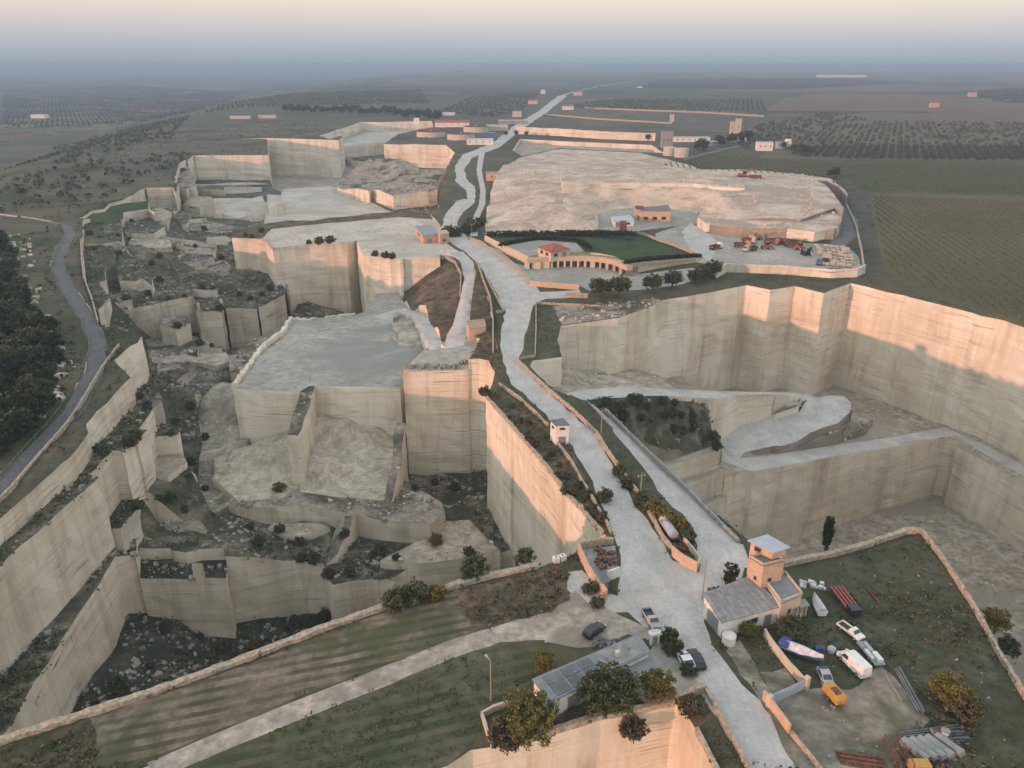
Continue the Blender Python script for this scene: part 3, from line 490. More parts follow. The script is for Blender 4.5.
# left road
path('road', 'asphalt', [(-60, 540, -1, 5.5), (0, 486, -1, 5.5), (40, 447, -1, 5.5), (75, 410, -1, 5.5), (96, 370, -1, 5.5), (98, 345, -1, 5.6), (88, 320, -1, 5.6), (68, 290, -1, 5.6), (57, 267, -1, 5.6), (62, 248, -1, 5.6), (71, 234, -1, 5.4), (66, 226, -1, 5), (50, 222, -1, 4), (0, 221, -4, 3.4), (-50, 222, -8, 3)], 0)
fl('ground', 'track_dirt', [(540, 620), (600, 604), (655, 632), (648, 640), (628, 634), (604, 642), (578, 648), (548, 642), (505, 650), (480, 650)])
fl('concrete_yard', 'pad_dust', [(649, 654), (655, 640), (666, 641), (690, 673), (703, 690), (676, 701), (650, 706), (628, 690), (656, 672)])
# bottom fields
fl('field', 'ploughed_field', [(90, 718), (200, 681), (320, 636), (400, 606), (460, 589), (520, 574), (545, 590), (540, 602), (450, 640), (380, 667), (290, 700), (210, 733), (150, 760), (100, 768)])
fl('field', 'green_plot', [(180, 775), (300, 722), (440, 664), (500, 642), (545, 640), (535, 680), (500, 710), (470, 745), (440, 775)])
fl('ground', 'dry_scrub', [(-30, 760), (90, 718), (96, 775), (-30, 790)])
fl('ground', 'dry_scrub', [(452, 589), (535, 571), (566, 560), (570, 600), (552, 612), (500, 622), (470, 625)])
# bottom pit
reg('quarry_floor', 'pit_dirt', -40, [P(x, y)[:2] for x, y in [(447, 766), (470, 750), (490, 747), (556, 732), (600, 718), (640, 711), (674, 704), (681, 706), (698, 734), (716, 768)]] + [(22, 55), (10, 0), (-40, -120), (-230, -140), (-180, -20), (-60, 52), (-30, 66)], .15, world=True)
# right yard
fl('ground', 'yard_grass', [(786, 577), (850, 560), (905, 541), (921, 537), (938, 562), (965, 604), (1000, 660), (1024, 698), (1080, 780), (830, 775), (800, 735), (765, 668), (778, 640)])
fl('ground', 'yard_dirt', [(760, 672), (785, 668), (800, 690), (850, 690), (880, 665), (905, 690), (930, 720), (905, 745), (890, 775), (825, 775), (800, 740), (775, 700)])
fl('ground', 'yard_dirt', [(725, 650), (740, 640), (770, 690), (800, 740), (825, 775), (800, 775), (770, 715), (740, 675)])

tag(meshobj('bedrock', [(-3000, -400, -71.5), (3000, -400, -71.5), (3000, 3000, -71.5), (-3000, 3000, -71.5)], [(0, 1, 2, 3)], 'pit_dirt'), kind='structure')
# ---- triangulate the map
def pip(poly, X, Y):
    x1, y1 = poly[:, 0], poly[:, 1]; x2, y2 = np.roll(x1, -1), np.roll(y1, -1); ins = np.zeros(len(X), bool)
    bb = (X >= x1.min()) & (X <= x1.max()) & (Y >= y1.min()) & (Y <= y1.max()); idx = np.nonzero(bb)[0]
    if not len(idx): return ins
    x, y = X[idx], Y[idx]; c = np.zeros(len(x), bool)
    for a, b, e, g in zip(x1, y1, x2, y2):
        if b == g: continue
        m = (b > y) != (g > y); m[m] = x[m] < (e - a) * (y[m] - b) / (g - b) + a; c ^= m
    ins[idx] = c; return ins
def owner(X, Y):
    o = np.zeros(len(X), int)
    for i, r in enumerate(REG): o[pip(r['poly'], X, Y)] = i
    return o
pts = []; edges = []
for r in REG:
    b = len(pts); n = len(r['poly']); pts += [tuple(p) for p in r['poly']]; edges += [(b + i, b + (i + 1) % n) for i in range(n)]
def gridpts(x0, x1, y0, y1, s, keep):
    gx, gy = np.meshgrid(np.arange(x0, x1, s), np.arange(y0, y1, s)); gx = gx.ravel() + rng.uniform(-.3, .3, gx.size) * s; gy = gy.ravel() + rng.uniform(-.3, .3, gy.size) * s
    k = keep(gx, gy); return list(zip(gx[k], gy[k]))
G = np.array([r['grid'] for r in REG])
for lo, hi in ((1., 2.), (2., 3.), (3., 5.), (5., 10.), (10., 20.)):
    s = {1.: 1.6, 2.: 2.3, 3.: 4., 5.: 9., 10.: 16.}[lo]
    y1 = {1.: 330, 2.: 480, 3.: 900, 5.: 1400, 10.: 1500}[lo]
    def keep(x, y, lo=lo, hi=hi):
        m = (np.abs(x) < y * .8 + 60); g = np.zeros(len(x)); g[m] = G[owner(x[m], y[m])]; return m & (g > lo - .0) & (g <= hi) if lo > 1 else m & (g > 0) & (g <= hi)
    pts += gridpts(-700 if lo >= 5 else -320, 900 if lo >= 5 else 320, 50, y1, s, keep)
for x0, x1, y0, y1, s in ((-2500, 2500, 1500, 3500, 120), (-12000, 12000, 3500, 12000, 700), (-40000, 40000, 12000, 55000, 4000), (-2500, -700, 0, 1500, 80)):
    pts += gridpts(x0, x1, y0, y1, s, lambda x, y: np.ones(len(x), bool))
vs, es, fs, _a, _b, _c = geometry.delaunay_2d_cdt([Vector(p) for p in pts], edges, [], 0, 1e-3)
vs = np.array([tuple(v) for v in vs]); fs = np.array([tuple(f) for f in fs], int)
cen = vs[fs].mean(1); own = owner(cen[:, 0], cen[:, 1])
a, b, c = vs[fs[:, 0]], vs[fs[:, 1]], vs[fs[:, 2]]
flip = np.cross(b - a, c - a) < 0; fs[flip] = fs[flip][:, ::-1]
Z = {}
vown = [[] for _ in range(0)]
def regz(i, vid):
    r = REG[i]; x, y = vs[vid, 0], vs[vid, 1]; z = r['f'](x, y)
    if r['rough']: z = z + r['rough'] * fbm(x / 7, y / 7, s=3) * .6 + r['rough'] * .35 * fbm(x / 2.2, y / 2.2, s=5)
    return z
ZR = {}
for i in np.unique(own):
    vid = np.unique(fs[own == i]); z = regz(i, vid); ZR[i] = dict(zip(vid.tolist(), z.tolist()))
# rough noise fades at borders between regions of nearly the same height
touch = {}
for f, o in zip(fs.tolist(), own.tolist()):
    for v in f: touch.setdefault(v, set()).add(o)
for v, o in touch.items():
    if len(o) > 1:
        o = sorted(o)
        for i in range(len(o)):
            for j in range(i + 1, len(o)):
                d = ZR[o[i]][v] - ZR[o[j]][v]
                if 0 < abs(d) < 1.2:
                    if o[j] != 0: ZR[o[i]][v] = ZR[o[j]][v]
NAMEG = {}
for i, r in enumerate(REG): NAMEG.setdefault((r['name'], i), i)
edge = {}
for k, f in enumerate(fs.tolist()):
    for q in range(3): edge.setdefault((f[q], f[(q + 1) % 3]), k)
buf = {}
for i in range(len(REG)): buf[i] = dict(V=[], F=[], mi=[], key={})
def addv(i, key, co):
    B = buf[i]; k = B['key'].get(key)
    if k is None: k = len(B['V']); B['key'][key] = k; B['V'].append(co)
    return k
for k, f in enumerate(fs.tolist()):
    i = int(own[k]); z = ZR[i]; B = buf[i]
    B['F'].append(tuple(addv(i, ('t', v), (vs[v, 0], vs[v, 1], z[v])) for v in f)); B['mi'].append(0)
def wallv(i, v, z, zt, zb):
    x, y = vs[v]; q = 1.; am = .22 + .0004 * y
    ox = float(vnoise(x * .3, y * .3, z * .45, 1)) * am * q; oy = float(vnoise(x * .3, y * .3, z * .45, 8)) * am * q
    return (x + ox, y + oy, z)
for (a, b), k in edge.items():
    k2 = edge.get((b, a))
    if k2 is None: continue
    i, j = int(own[k]), int(own[k2])
    if i == j: continue
    zi, zj = ZR[i], ZR[j]
    ha, hb = zi[a] - zj[a], zi[b] - zj[b]
    if ha + hb <= 0 or max(ha, hb) < .02: continue
    B = buf[i]
    def col(v):
        zt, zb = zi[v], zj[v]; out = [(zt, addv(i, ('t', v), (vs[v, 0], vs[v, 1], zt)))]
        if zt - zb < .02: return out
        z = math.floor((zt - .6) / 3.) * 3.
        while z > zb + .6: out.append((z, addv(i, ('w', v, z), wallv(i, v, z, zt, -70)))); z -= 3.
        out.append((zb, addv(i, ('b', v, round(zb, 3)), (vs[v, 0], vs[v, 1], zb - .02)))); return out
    A, Bc = col(a), col(b); p = q = 0
    while p < len(A) - 1 or q < len(Bc) - 1:
        if q == len(Bc) - 1 or (p < len(A) - 1 and A[p + 1][0] > Bc[q + 1][0] + 1e-6):
            B['F'].append((A[p][1], A[p + 1][1], Bc[q][1])); p += 1
        elif p == len(A) - 1 or Bc[q + 1][0] > A[p + 1][0] + 1e-6:
            B['F'].append((A[p][1], Bc[q + 1][1], Bc[q][1])); q += 1
        else:
            B['F'].append((A[p][1], A[p + 1][1], Bc[q + 1][1], Bc[q][1])); p += 1; q += 1
        B['mi'].append(1)
for i, r in enumerate(REG):
    B = buf[i]
    if not B['F']: continue
    mi = np.array(B['mi'])
    o = meshobj(r['name'], B['V'], B['F'], [r['mat'], r['wall']], mi=mi, smooth=(mi == 0)); tag(o, kind='structure')

def gz(x, y):
    """height of the ground at world x, y"""
    x = np.atleast_1d(np.asarray(x, float)); y = np.atleast_1d(np.asarray(y, float)); o = owner(x, y); z = np.zeros(len(x))
    for i in np.unique(o):
        m = o == i; r = REG[i]; q = r['f'](x[m], y[m])
        if r['rough']: q = q + r['rough'] * fbm(x[m] / 7, y[m] / 7, s=3) * .6
        z[m] = q
    return z, o
#@@OBJ0@@
# ------------------------------------------------------------------ where a line of sight meets the ground
def hit(px, py, t0=50):
    d = np.concatenate([np.arange(t0, 500, .7), np.arange(500, 2500, 6)])
    v = (py - CY) / F; dx, dy, dz = (px - CX) / F, cp - v * sp, -sp - v * cp
    X, Y, Zr = dx / dy * d, d, H + dz / dy * d
    z, o = gz(X, Y); k = np.nonzero(Zr <= z)[0]
    if not len(k): return P(px, py, 0)
    k = k[0]; return (X[k], Y[k], float(z[k]))
def G0(px, py, z=None): return hit(px, py) if z is None else P(px, py, z)
def head(a, b):
    return math.atan2(b[1] - a[1], b[0] - a[0])

# ------------------------------------------------------------------ walls, parapets, fences
def lowwall(label, pts, h=.9, th=.45, mat='dry_stone', name='stone_wall', cat='wall', group=None, base=-.3, rag=.12, st=1.2):
    C = [Vector(P(*p)) for p in pts]; Q = []
    for a, b in zip(C, C[1:]):
        n = max(1, int((b - a).length / st)); Q += [a.lerp(b, i / n) for i in range(n)]
    Q.append(C[-1]); secs = []
    for i, q in enumerate(Q):
        t = (Q[min(i + 1, len(Q) - 1)] - Q[max(i - 1, 0)]).to_2d().normalized(); nn = Vector((-t.y, t.x, 0))
        w = th / 2 * (1 + rag * random.uniform(-1, 1)); hh = h * (1 + rag * random.uniform(-1, 1)); o = nn * rag * random.uniform(-.3, .3)
        secs.append([q + o + nn * w + Vector((0, 0, base)), q + o + nn * w * .92 + Vector((0, 0, hh)), q + o - nn * w * .92 + Vector((0, 0, hh)), q + o - nn * w + Vector((0, 0, base))])
    L0 = C[0]; secs = [[v - L0 for v in s] for s in secs]
    return tag(MB().loft(secs).build(name, mat, loc=L0), label, cat, group)
lowwall('long low stone parapet between the white main road and the sunken lane beside it', [(517, 361, 0), (529, 373, 0), (548, 391, 0), (572, 411, 0), (597, 435, 0), (609, 455, 0), (622, 474, 0), (639, 497, 0), (652, 519, 0), (663, 540, 0), (673, 553, 0)], 1.1, .5)
lowwall('rough stone wall between main road and tall pink cliff, behind the transformer booth', [(499, 385, 0), (520, 400, 0), (540, 418.6, 0), (548, 427, 0)], .9, .5)
lowwall('stone wall on the left edge of the main road running down from the transformer booth to the ruined shed', [(558, 445, 0), (572, 464, 0), (580, 479, 0), (596, 506, 0), (612, 535, 0)], .9, .5)
lowwall('crumbling stone coping along the rim of the tall cliff lit pink', [(487, 397.5, 0), (516.5, 431, 0), (548, 468, 0), (567, 494, 0), (580, 507, 0), (603, 534, 0)], .5, .7, rag=.3)
lowwall('concrete parapet along the far side of the sunken lane, above the deep right hand pit', [(605, 411, -3.5), (640, 446, -2.4), (677, 481, -1.2), (710, 515, -.3), (738, 543, 0)], 1., .5, 'grey_concrete')
lowwall('short stone wall between the lane hairpin and the green embankment', [(586, 403, -4), (597, 414, -3.7), (612, 430, -3.2)], .9, .5, 'grey_concrete')
lowwall('long sandy stone parapet between the ploughed field and the old pit at lower left', [(-30, 753, 0), (0, 743, 0), (100, 711, 0), (200, 677, 0), (320, 631, 0), (400, 602.5, 0), (460, 585, 0), (500, 575, 0), (537, 567, 0)], .7, 1.3, 'dry_stone', rag=.18)
lowwall('pale retaining wall with a flat top behind the cypress, on the pit edge of the scrap yard', [(783, 566, 0), (810, 560, 0), (830, 556, 0), (850, 550.5, 0), (870, 545, 0), (890, 538, 0), (905, 533, 0), (921, 532.5, 0)], .9, 1.1)
lowwall('stone wall on the right boundary of the green scrap yard, running to the lower right corner', [(921, 532.5, 0), (942, 560, 0), (957, 583, 0), (970, 603, 0), (985, 630, 0), (1000, 658, 0), (1024, 697, 0), (1045, 730, 0)], .9, .6)
lowwall('plastered garden wall between the tower house and the yard gate', [(764, 636, 0), (772, 649, 0), (784, 664, 0), (794, 676, 0), (804, 687, 0)], 1.5, .35, 'cream_plaster', rag=.05)
lowwall('sunlit wall beside the white road just below the yard gate', [(763, 699, 0), (770, 708, 0), (780, 721, 0), (789, 734, 0)], 1.7, .3, 'pink_plaster', rag=.04)
lowwall('low stone wall continuing down the road verge to the bottom edge, below the yard gate', [(791, 735, 0), (805, 752, 0), (825, 778, 0)], .8, .35, 'dry_stone')
lowwall('stone wall on the plateau beyond the bend of the left road', [(81, 241, 0), (82, 262, 0), (84, 278, 0), (92, 300, 0), (98, 322, 0)], 1., .6)
lowwall('stone wall between the left asphalt road and the terraced cliff', [(119, 346, 0), (102, 369, 0), (85, 398, 0), (68, 424, 0), (40, 456, 0), (10, 491, 0), (-20, 520, 0)], .8, .6)
lowwall('stone roadside wall curving above the villa courtyard', [(468, 238.6, 0), (481.6, 243.4, 0), (500, 257, 0), (524.5, 276.6, 0), (529, 284, 0)], 1.2, .6, 'dry_stone', rag=.08)
lowwall('straight plastered wall below the villa courtyard, at the end of the side road', [(529, 286, 0), (579, 290, 0)], 2.2, .4, 'pink_plaster', rag=.03)
lowwall('short detached block wall across the side road from the villa wall', [(566, 297, 0), (588, 298, 0)], 1.8, 1.2, 'dry_stone', rag=.03)
lowwall('stone wall enclosing the small grass plot beside the main road', [(600, 307, 0), (536, 304, 0), (536, 330, 0), (535, 357, 0), (521, 359.6, 0)], .8, .4)
lowwall('stone wall along the low edge of the sloping lawn', [(638, 233, 3.5), (672, 245, 2), (702, 257, .6)], 1., .5)
lowwall('curved stone wall under the dark hedge below the lawn', [(627, 267, 4), (640, 265, 3.4), (672, 262, 2), (700, 260, .6)], 1.2, .6)
lowwall('long sunlit retaining wall between the machine yard and the zigzag cliff', [(716, 278, 0), (726, 272, 0), (780, 274, 0), (830, 278, 0), (856, 277, 0), (864, 273, 0)], 3.8, .8, 'quarry_rock', 'retaining_wall', rag=.03)
lowwall('low crumbling wall on the spoil beside the ramp and the main road', [(477.6, 263, 0), (483, 280, 0), (490, 298, 0), (493, 320, 0), (493, 354, 0)], .9, .5)
lowwall('V shaped field wall between the ramp wall and the main road', [(485.5, 277, 0), (495, 295, 0), (504, 312, 0), (496, 313.5, 0)], .9, .5)
lowwall('stone wall winding along the outer edge of the haul ramp', [(388, 257.5, -1.5), (420, 256, -1), (444, 257, -1), (455, 263, -1), (461, 275, -2), (460, 296, -4)], .9, .5)
lowwall('stone wall beside the dark channel right of the spoil mound', [(815, 182, 0), (834, 182, 0), (845, 203, 0), (856, 228, 0), (861, 250, 0), (864, 272, 0)], 1.3, .8)
lowwall('long pinkish boundary wall in the far fields, the farther of two', [(585, 108.5, 0), (640, 111, 0), (700, 113, 0), (764, 117, 0)], 3., 1., 'dry_stone', st=8)
lowwall('shorter broken boundary wall in the far fields, the nearer of two', [(545, 115, 0), (600, 120, 0), (672, 124, 0)], 2.6, 1., 'dry_stone', st=8)
lowwall('lit back wall of the sunken yard beyond the spoil mound', [(516, 134, 0), (560, 136, 0), (600, 139, 0), (655, 141, 0)], 9., 1., 'quarry_rock', 'retaining_wall', base=-1, st=6, rag=.04)
lowwall('pale wall running to the white houses from the silos', [(684, 161, 0), (705, 155, 0), (740, 147, 0)], 2., .8, 'grey_concrete', st=5)
lowwall('stone wall along the top of the big sunlit block, left corner', [(262, 240, -1.5), (266, 242, -1.5), (274, 250, -1.5)], 1.2, .8)
lowwall('ragged rock rim on the left side of the flat pale pad', [(234, 388, -11), (247, 371, -11.5), (262, 349, -12), (282, 334, -12.5), (291, 320, -13)], 1.3, 1.6, 'quarry_rock', 'rock_rim', rag=.35)
lowwall('pale rock lip on the far side of the flat pad', [(291, 320, -13), (310, 321, -13.5), (322, 320, -14), (355, 315, -15)], 1., 1.4, 'quarry_rock', 'rock_rim', rag=.4)
lowwall('stone wall round the hollow by the small pump house', [(444, 243, 0), (436, 240, 0), (428, 243, 0)], 1., .5)

def rail(label, pts, name='guard_rail'):
    C = [Vector(P(*p)) for p in pts]; o = empty(name, C[0], 0, label, 'guard rail'); m = MB(); s = []
    for q in C:
        s.append(q - C[0])
    for a, b in zip(s, s[1:]): m.tube(a + Vector((0, 0, .75)), b + Vector((0, 0, .75)), .16, n=6)
    m.build('beam', 'green_paint', o); first = None
    for a, b in zip(s, s[1:]):
        n = max(1, int((b - a).length / 6))
        for i in range(n):
            q = a.lerp(b, i / n)
            if first is None:
                first = MB().box(-.07, .07, -.07, .07, -.2, .8).build('post', 'steel', o)
            else: dup(first, q, parent=o)
rail('green guard rail on the valley side of the left asphalt road', [(-20, 500, -1), (0, 478, -1), (22, 453, -1), (47, 426, -1), (64, 404, -1), (78, 381, -1), (90, 350, -1), (88, 333, -1), (75, 310, -1), (54.7, 284, -1), (51.8, 266, -1), (57, 250, -1), (64.5, 237, -1)])

# ------------------------------------------------------------------ buildings
def bldg(name, label, cat, px, zt, wall='white_plaster', roofm='grey_concrete', z0=0, roof='flat', ov=.25, open_=[], group=None, para=0, zs=None):
    """px: picture positions of the roof corners at height zt (or zs each), going round; open_: (side, u0, u1, za, zb, kind)"""
    W = [Vector(P(x, y, zt if zs is None else zs[i])) for i, (x, y) in enumerate(px)]; n = len(W)
    c = sum(W, Vector()) / n; loc = Vector((c.x, c.y, z0)); o = empty(name, loc, 0, label, cat, group)
    L = [(w.x - loc.x, w.y - loc.y) for w in W]; T = [w.z - z0 for w in W]
    ar = sum(L[i][0] * L[(i + 1) % n][1] - L[(i + 1) % n][0] * L[i][1] for i in range(n)); sg = 1 if ar > 0 else -1
    MB().prism(L, -1., 0, zt=[t - .12 for t in T]).build('wall', wall, o)
    cx, cy = sum(p[0] for p in L) / n, sum(p[1] for p in L) / n
    def off(d): 
        out = []
        for p in L:
            v = Vector((p[0] - cx, p[1] - cy)); out.append((p[0] + v.x / v.length * d * 1.3, p[1] + v.y / v.length * d * 1.3))
        return out
    if roof == 'flat':
        m = MB(); V = off(ov); k = len(V)
        m.add([(x, y, T[i] - .12) for i, (x, y) in enumerate(V)] + [(x, y, T[i] + .1) for i, (x, y) in enumerate(V)], [tuple(range(k))[::-sg], tuple(range(k, 2 * k))[::sg]] + [((i, (i + 1) % k, k + (i + 1) % k, k + i)[::sg]) for i in range(k)])
        rf = m.build('roof', roofm, o)
        if para:
            for i in range(n):
                a, b = Vector(V[i]), Vector(V[(i + 1) % n]); t = (b - a).normalized(); nn = Vector((-t.y, t.x)) * .22 * sg
                MB().prism([a, b, b + nn, a + nn], max(T) + .1, max(T) + .1 + para).build('parapet', wall, rf)
    elif roof == 'gable':
        V = off(ov); a = [(V[0][0] + V[1][0]) / 2, (V[0][1] + V[1][1]) / 2]; b = [(V[2][0] + V[3][0]) / 2, (V[2][1] + V[3][1]) / 2]; hh = T[0] + (Vector(V[0]) - Vector(V[1])).length * .22
        m = MB(); m.add([(*V[0], T[0] - .1), (*V[1], T[0] - .1), (*V[2], T[0] - .1), (*V[3], T[0] - .1), (*a, hh), (*b, hh)], [(0, 4, 5, 3), (1, 2, 5, 4), (0, 1, 4), (2, 3, 5), (3, 2, 1, 0)]); m.build('roof', roofm, o)
    elif roof == 'hip':
        V = off(ov); q = [(cx + (x - cx) * .25, cy + (y - cy) * .25) for x, y in V]; hh = T[0] + 1.8
        m = MB(); m.add([(x, y, T[0] - .1) for x, y in V] + [(x, y, hh) for x, y in q], [(0, 1, 5, 4)[::sg], (1, 2, 6, 5)[::sg], (2, 3, 7, 6)[::sg], (3, 0, 4, 7)[::sg], (4, 5, 6, 7)[::sg], (3, 2, 1, 0)[::sg]]); m.build('roof', roofm, o)
    for sd, u0, u1, za, zb, kind in open_:
        a, b = Vector(L[sd]), Vector(L[(sd + 1) % n]); t = (b - a); nn = Vector((t.y, -t.x)).normalized() * sg
        p, q = a + t * u0, a + t * u1; tt = t.normalized()
        fr = MB()
        for (s, e, zl, zh) in ((p - tt * .08, p + tt * .06, za - .08, zb + .08), (q - tt * .06, q + tt * .08, za - .08, zb + .08), (p + tt * .06, q - tt * .06, zb, zb + .08), (p + tt * .06, q - tt * .06, za - .08, za)):
            fr.prism([s - nn * .05, e - nn * .05, e + nn * .07, s + nn * .07], zl, zh)
        f = fr.build(kind, 'grey_concrete' if kind != 'door' else 'wood_pole', o)
        MB().prism([p - nn * .04, q - nn * .04, q + nn * .03, p + nn * .03], za, zb).build('pane' if kind != 'door' else 'leaf', 'window_dark' if kind != 'door' else 'metal_sheet', f)
    return o, loc, L, T
# warehouse at the bottom
A, loc, L, T = bldg('warehouse', 'long white warehouse with a grey sheet metal roof at the bottom, between trees', 'warehouse', [(534, 679), (553, 701), (649, 652.5), (637, 635)], 3.4, 'white_plaster', 'metal_sheet', zs=[3.2, 3.2, 3.2, 3.2],
    open_=[(1, .15, .27, .1, 2.4, 'door'), (1, .42, .5, 1.2, 2.1, 'window'), (1, .7, .76, 1.2, 2.1, 'window'), (0, .35, .6, 1.2, 2.1, 'window')])
def onroof(L, T, u, v):
    a = Vector(L[0]).lerp(Vector(L[3]), u); b = Vector(L[1]).lerp(Vector(L[2]), u); return a.lerp(b, v)
for u0, u1, v0, v1 in ((.06, .2, .08, .48), (.22, .36, .08, .48), (.38, .5, .08, .48), (.06, .2, .54, .93), (.22, .36, .54, .93), (.38, .5, .54, .93)):
    q = [onroof(L, T, u0, v0), onroof(L, T, u0, v1), onroof(L, T, u1, v1), onroof(L, T, u1, v0)]
    MB().prism(q, 3.3, 3.39).build('roof_panel', 'dark_roof', A)
q = [onroof(L, T, .56, .06), onroof(L, T, .56, .94), onroof(L, T, .95, .94), onroof(L, T, .95, .06)]; MB().prism(q, 3.3, 3.36).build('roof_screed', 'grey_concrete', A)
c = onroof(L, T, .72, .55); ch = MB().box(c.x - .3, c.x + .3, c.y - .3, c.y + .3, 3.3, 4.9).build('chimney', 'white_plaster', A); MB().box(c.x - .4, c.x + .4, c.y - .4, c.y + .4, 4.9, 5.05).build('cap', 'grey_concrete', ch)
for u in (.3, .62, .85):
    c = onroof(L, T, u, .5); MB().tube((c.x, c.y, 3.3), (c.x, c.y, 3.9), .15, n=8).build('vent', 'steel', A)
bldg('lean_to_shed', 'lower grey roofed lean-to shed on the near side of the white warehouse', 'shed', [(613, 670), (623, 684), (656, 668), (648, 655)], 2.3, 'white_plaster', 'metal_sheet', open_=[(1, .2, .8, .1, 2., 'opening')])
bldg('gatepost_hut', 'small white pillar hut beside the pickup at the warehouse gate', 'hut', [(650, 632), (651, 636), (660, 634), (658, 631)], 2., 'white_plaster', 'white_plaster', open_=[(1, .3, .7, .1, 2., 'door')], para=.2)
# tower house
A, loc, L, T = bldg('farm_shed', 'white fronted shed with a speckled grey tile roof attached to the tower house', 'shed', [(722.7, 621.5), (780, 606), (750, 577), (705, 594)], 3.6, 'white_plaster', 'grey_concrete', zs=[3.3, 3.3, 4.4, 4.4], ov=.3,
    open_=[(3, .25, .8, .1, 2.6, 'door'), (0, .5, .62, 1.3, 2.2, 'window'), (0, .75, .86, .1, 2.1, 'door')])
V = MB()
for i in range(9):
    for j in range(11):
        a = (i + .5 + random.uniform(-.1, .1)) / 9.2 + .01; b = (j + .5 + random.uniform(-.12, .12)) / 11.2 + .01
        c = Vector(L[0]).lerp(Vector(L[1]), a).lerp(Vector(L[3]).lerp(Vector(L[2]), a), b); z = 3.3 + 1.1 * b + .1
        V.box(c.x - .3, c.x + .3, c.y - .22, c.y + .22, z - .05, z + .035, rz=R(-20) + random.uniform(-.2, .2), c=(c.x, c.y))
V.build('roof_ballast', 'metal_sheet', A)
c = Vector(L[0]); MB().tube((c.x + 1., c.y - 1., 0), (c.x + 1., c.y - 1., 1.5), 1.1, n=18).build('cistern', 'white_plaster', A)
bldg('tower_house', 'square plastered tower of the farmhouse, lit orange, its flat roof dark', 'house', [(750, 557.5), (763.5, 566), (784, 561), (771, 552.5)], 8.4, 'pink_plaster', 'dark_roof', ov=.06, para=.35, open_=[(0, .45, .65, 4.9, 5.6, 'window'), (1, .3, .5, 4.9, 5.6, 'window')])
bldg('roof_penthouse', 'penthouse under a pale blue sheet roof behind the square farmhouse tower', 'penthouse', [(751, 541), (773, 551), (787, 547), (768, 536.5)], 10.2, 'pink_plaster', 'pale_sheet', ov=.45, open_=[(0, .2, .5, 8.8, 9.6, 'opening')])
A, loc, L, T = bldg('farmhouse', 'low flat roofed farmhouse wing at the foot of the orange tower', 'house', [(764, 579.5), (781, 603), (802, 594.5), (785, 573)], 4.4, 'cream_plaster', 'metal_sheet', ov=.1, para=.4, open_=[(1, .4, .55, 1.5, 2.4, 'window'), (1, .7, .85, .1, 2.1, 'door'), (2, .3, .5, 1.4, 2.4, 'window')])
bldg('outhouse', 'tiny outhouse against the right side of the farmhouse wing', 'outhouse', [(798, 602), (802, 607), (808, 605), (804, 600)], 2.2, 'cream_plaster', 'grey_concrete', open_=[(1, .3, .7, .1, 1.9, 'door')])
# booth
A, loc, L, T = bldg('transformer_booth', 'tall white transformer booth with a dark cap on the left edge of the road', 'booth', [(550.5, 420.5), (556, 425.5), (569, 425), (563, 418.5)], 5.2, 'white_plaster', 'dark_roof', ov=.15, open_=[(1, .25, .75, .1, 2.1, 'door'), (1, .3, .7, 4., 4.5, 'vent'), (0, .3, .7, 3.8, 4.4, 'vent')])
# ruined shed by the junction
R0 = P(578, 560, 0); o = empty('ruined_shed', R0, 0, 'roofless ruined shed full of rubble at the road junction, with a pink sunlit side wall', 'ruin')
def rw(name, pts, h, th, mat, z=0):
    C = [Vector(P(x, y, 0)) - Vector(R0) for x, y in pts]; secs = []
    for i, q in enumerate(C):
        t = (C[min(i + 1, len(C) - 1)] - C[max(i - 1, 0)]).to_2d().normalized(); nn = Vector((-t.y, t.x, 0)) * th / 2; hh = h * random.uniform(.85, 1.1)
        secs.append([q + nn, q + nn + Vector((0, 0, hh)), q - nn + Vector((0, 0, hh)), q - nn])
    return MB().loft(secs).build(name, mat, o)
rw('side_wall', [(578, 552), (582, 562), (588, 574), (595, 585), (601, 593), (606, 600)], 2.2, .4, 'pink_plaster')
rw('back_wall', [(578, 551), (592, 548), (606, 545), (613, 545)], 1.8, .4, 'dry_stone')
rw('front_wall', [(607, 580), (613, 579), (619, 576)], 2., .3, 'white_plaster')
c = [Vector(P(x, y, 0)) - Vector(R0) for x, y in [(580, 552), (604, 592), (610, 580), (618, 574), (615, 548)]]; MB().prism([(v.x, v.y) for v in c], -.1, .55).build('floor_slab', 'grey_concrete', o)
A, loc, L, T = bldg('ticket_hut', 'tiny blue doored hut at the end of the ruined shed', 'hut', [(598, 575), (602, 583), (609, 580.5), (605, 572.5)], 2.2, 'blue_paint', 'dark_roof', open_=[(1, .3, .7, .1, 1.8, 'door')])
MB().box(-.6, .6, -.5, .5, 0, 1.1).build('x', 'white_plaster').name = 'water_tank'
t = D.objects['water_tank']; t.location = P(556, 562, 0); t.rotation_euler[2] = .3; tag(t, 'left of two white plastic water tanks on the grass under the pink cliff', 'water tank', 'water tanks under the cliff')
t2 = dup(t, P(562.5, 560, 0), .5, label='right of two white plastic water tanks on the grass under the pink cliff')
for q in (t, t2):
    b = MB().tube((0, 0, 1.1), (0, 0, 1.22), .22, n=10).build('lid', 'grey_concrete', q)
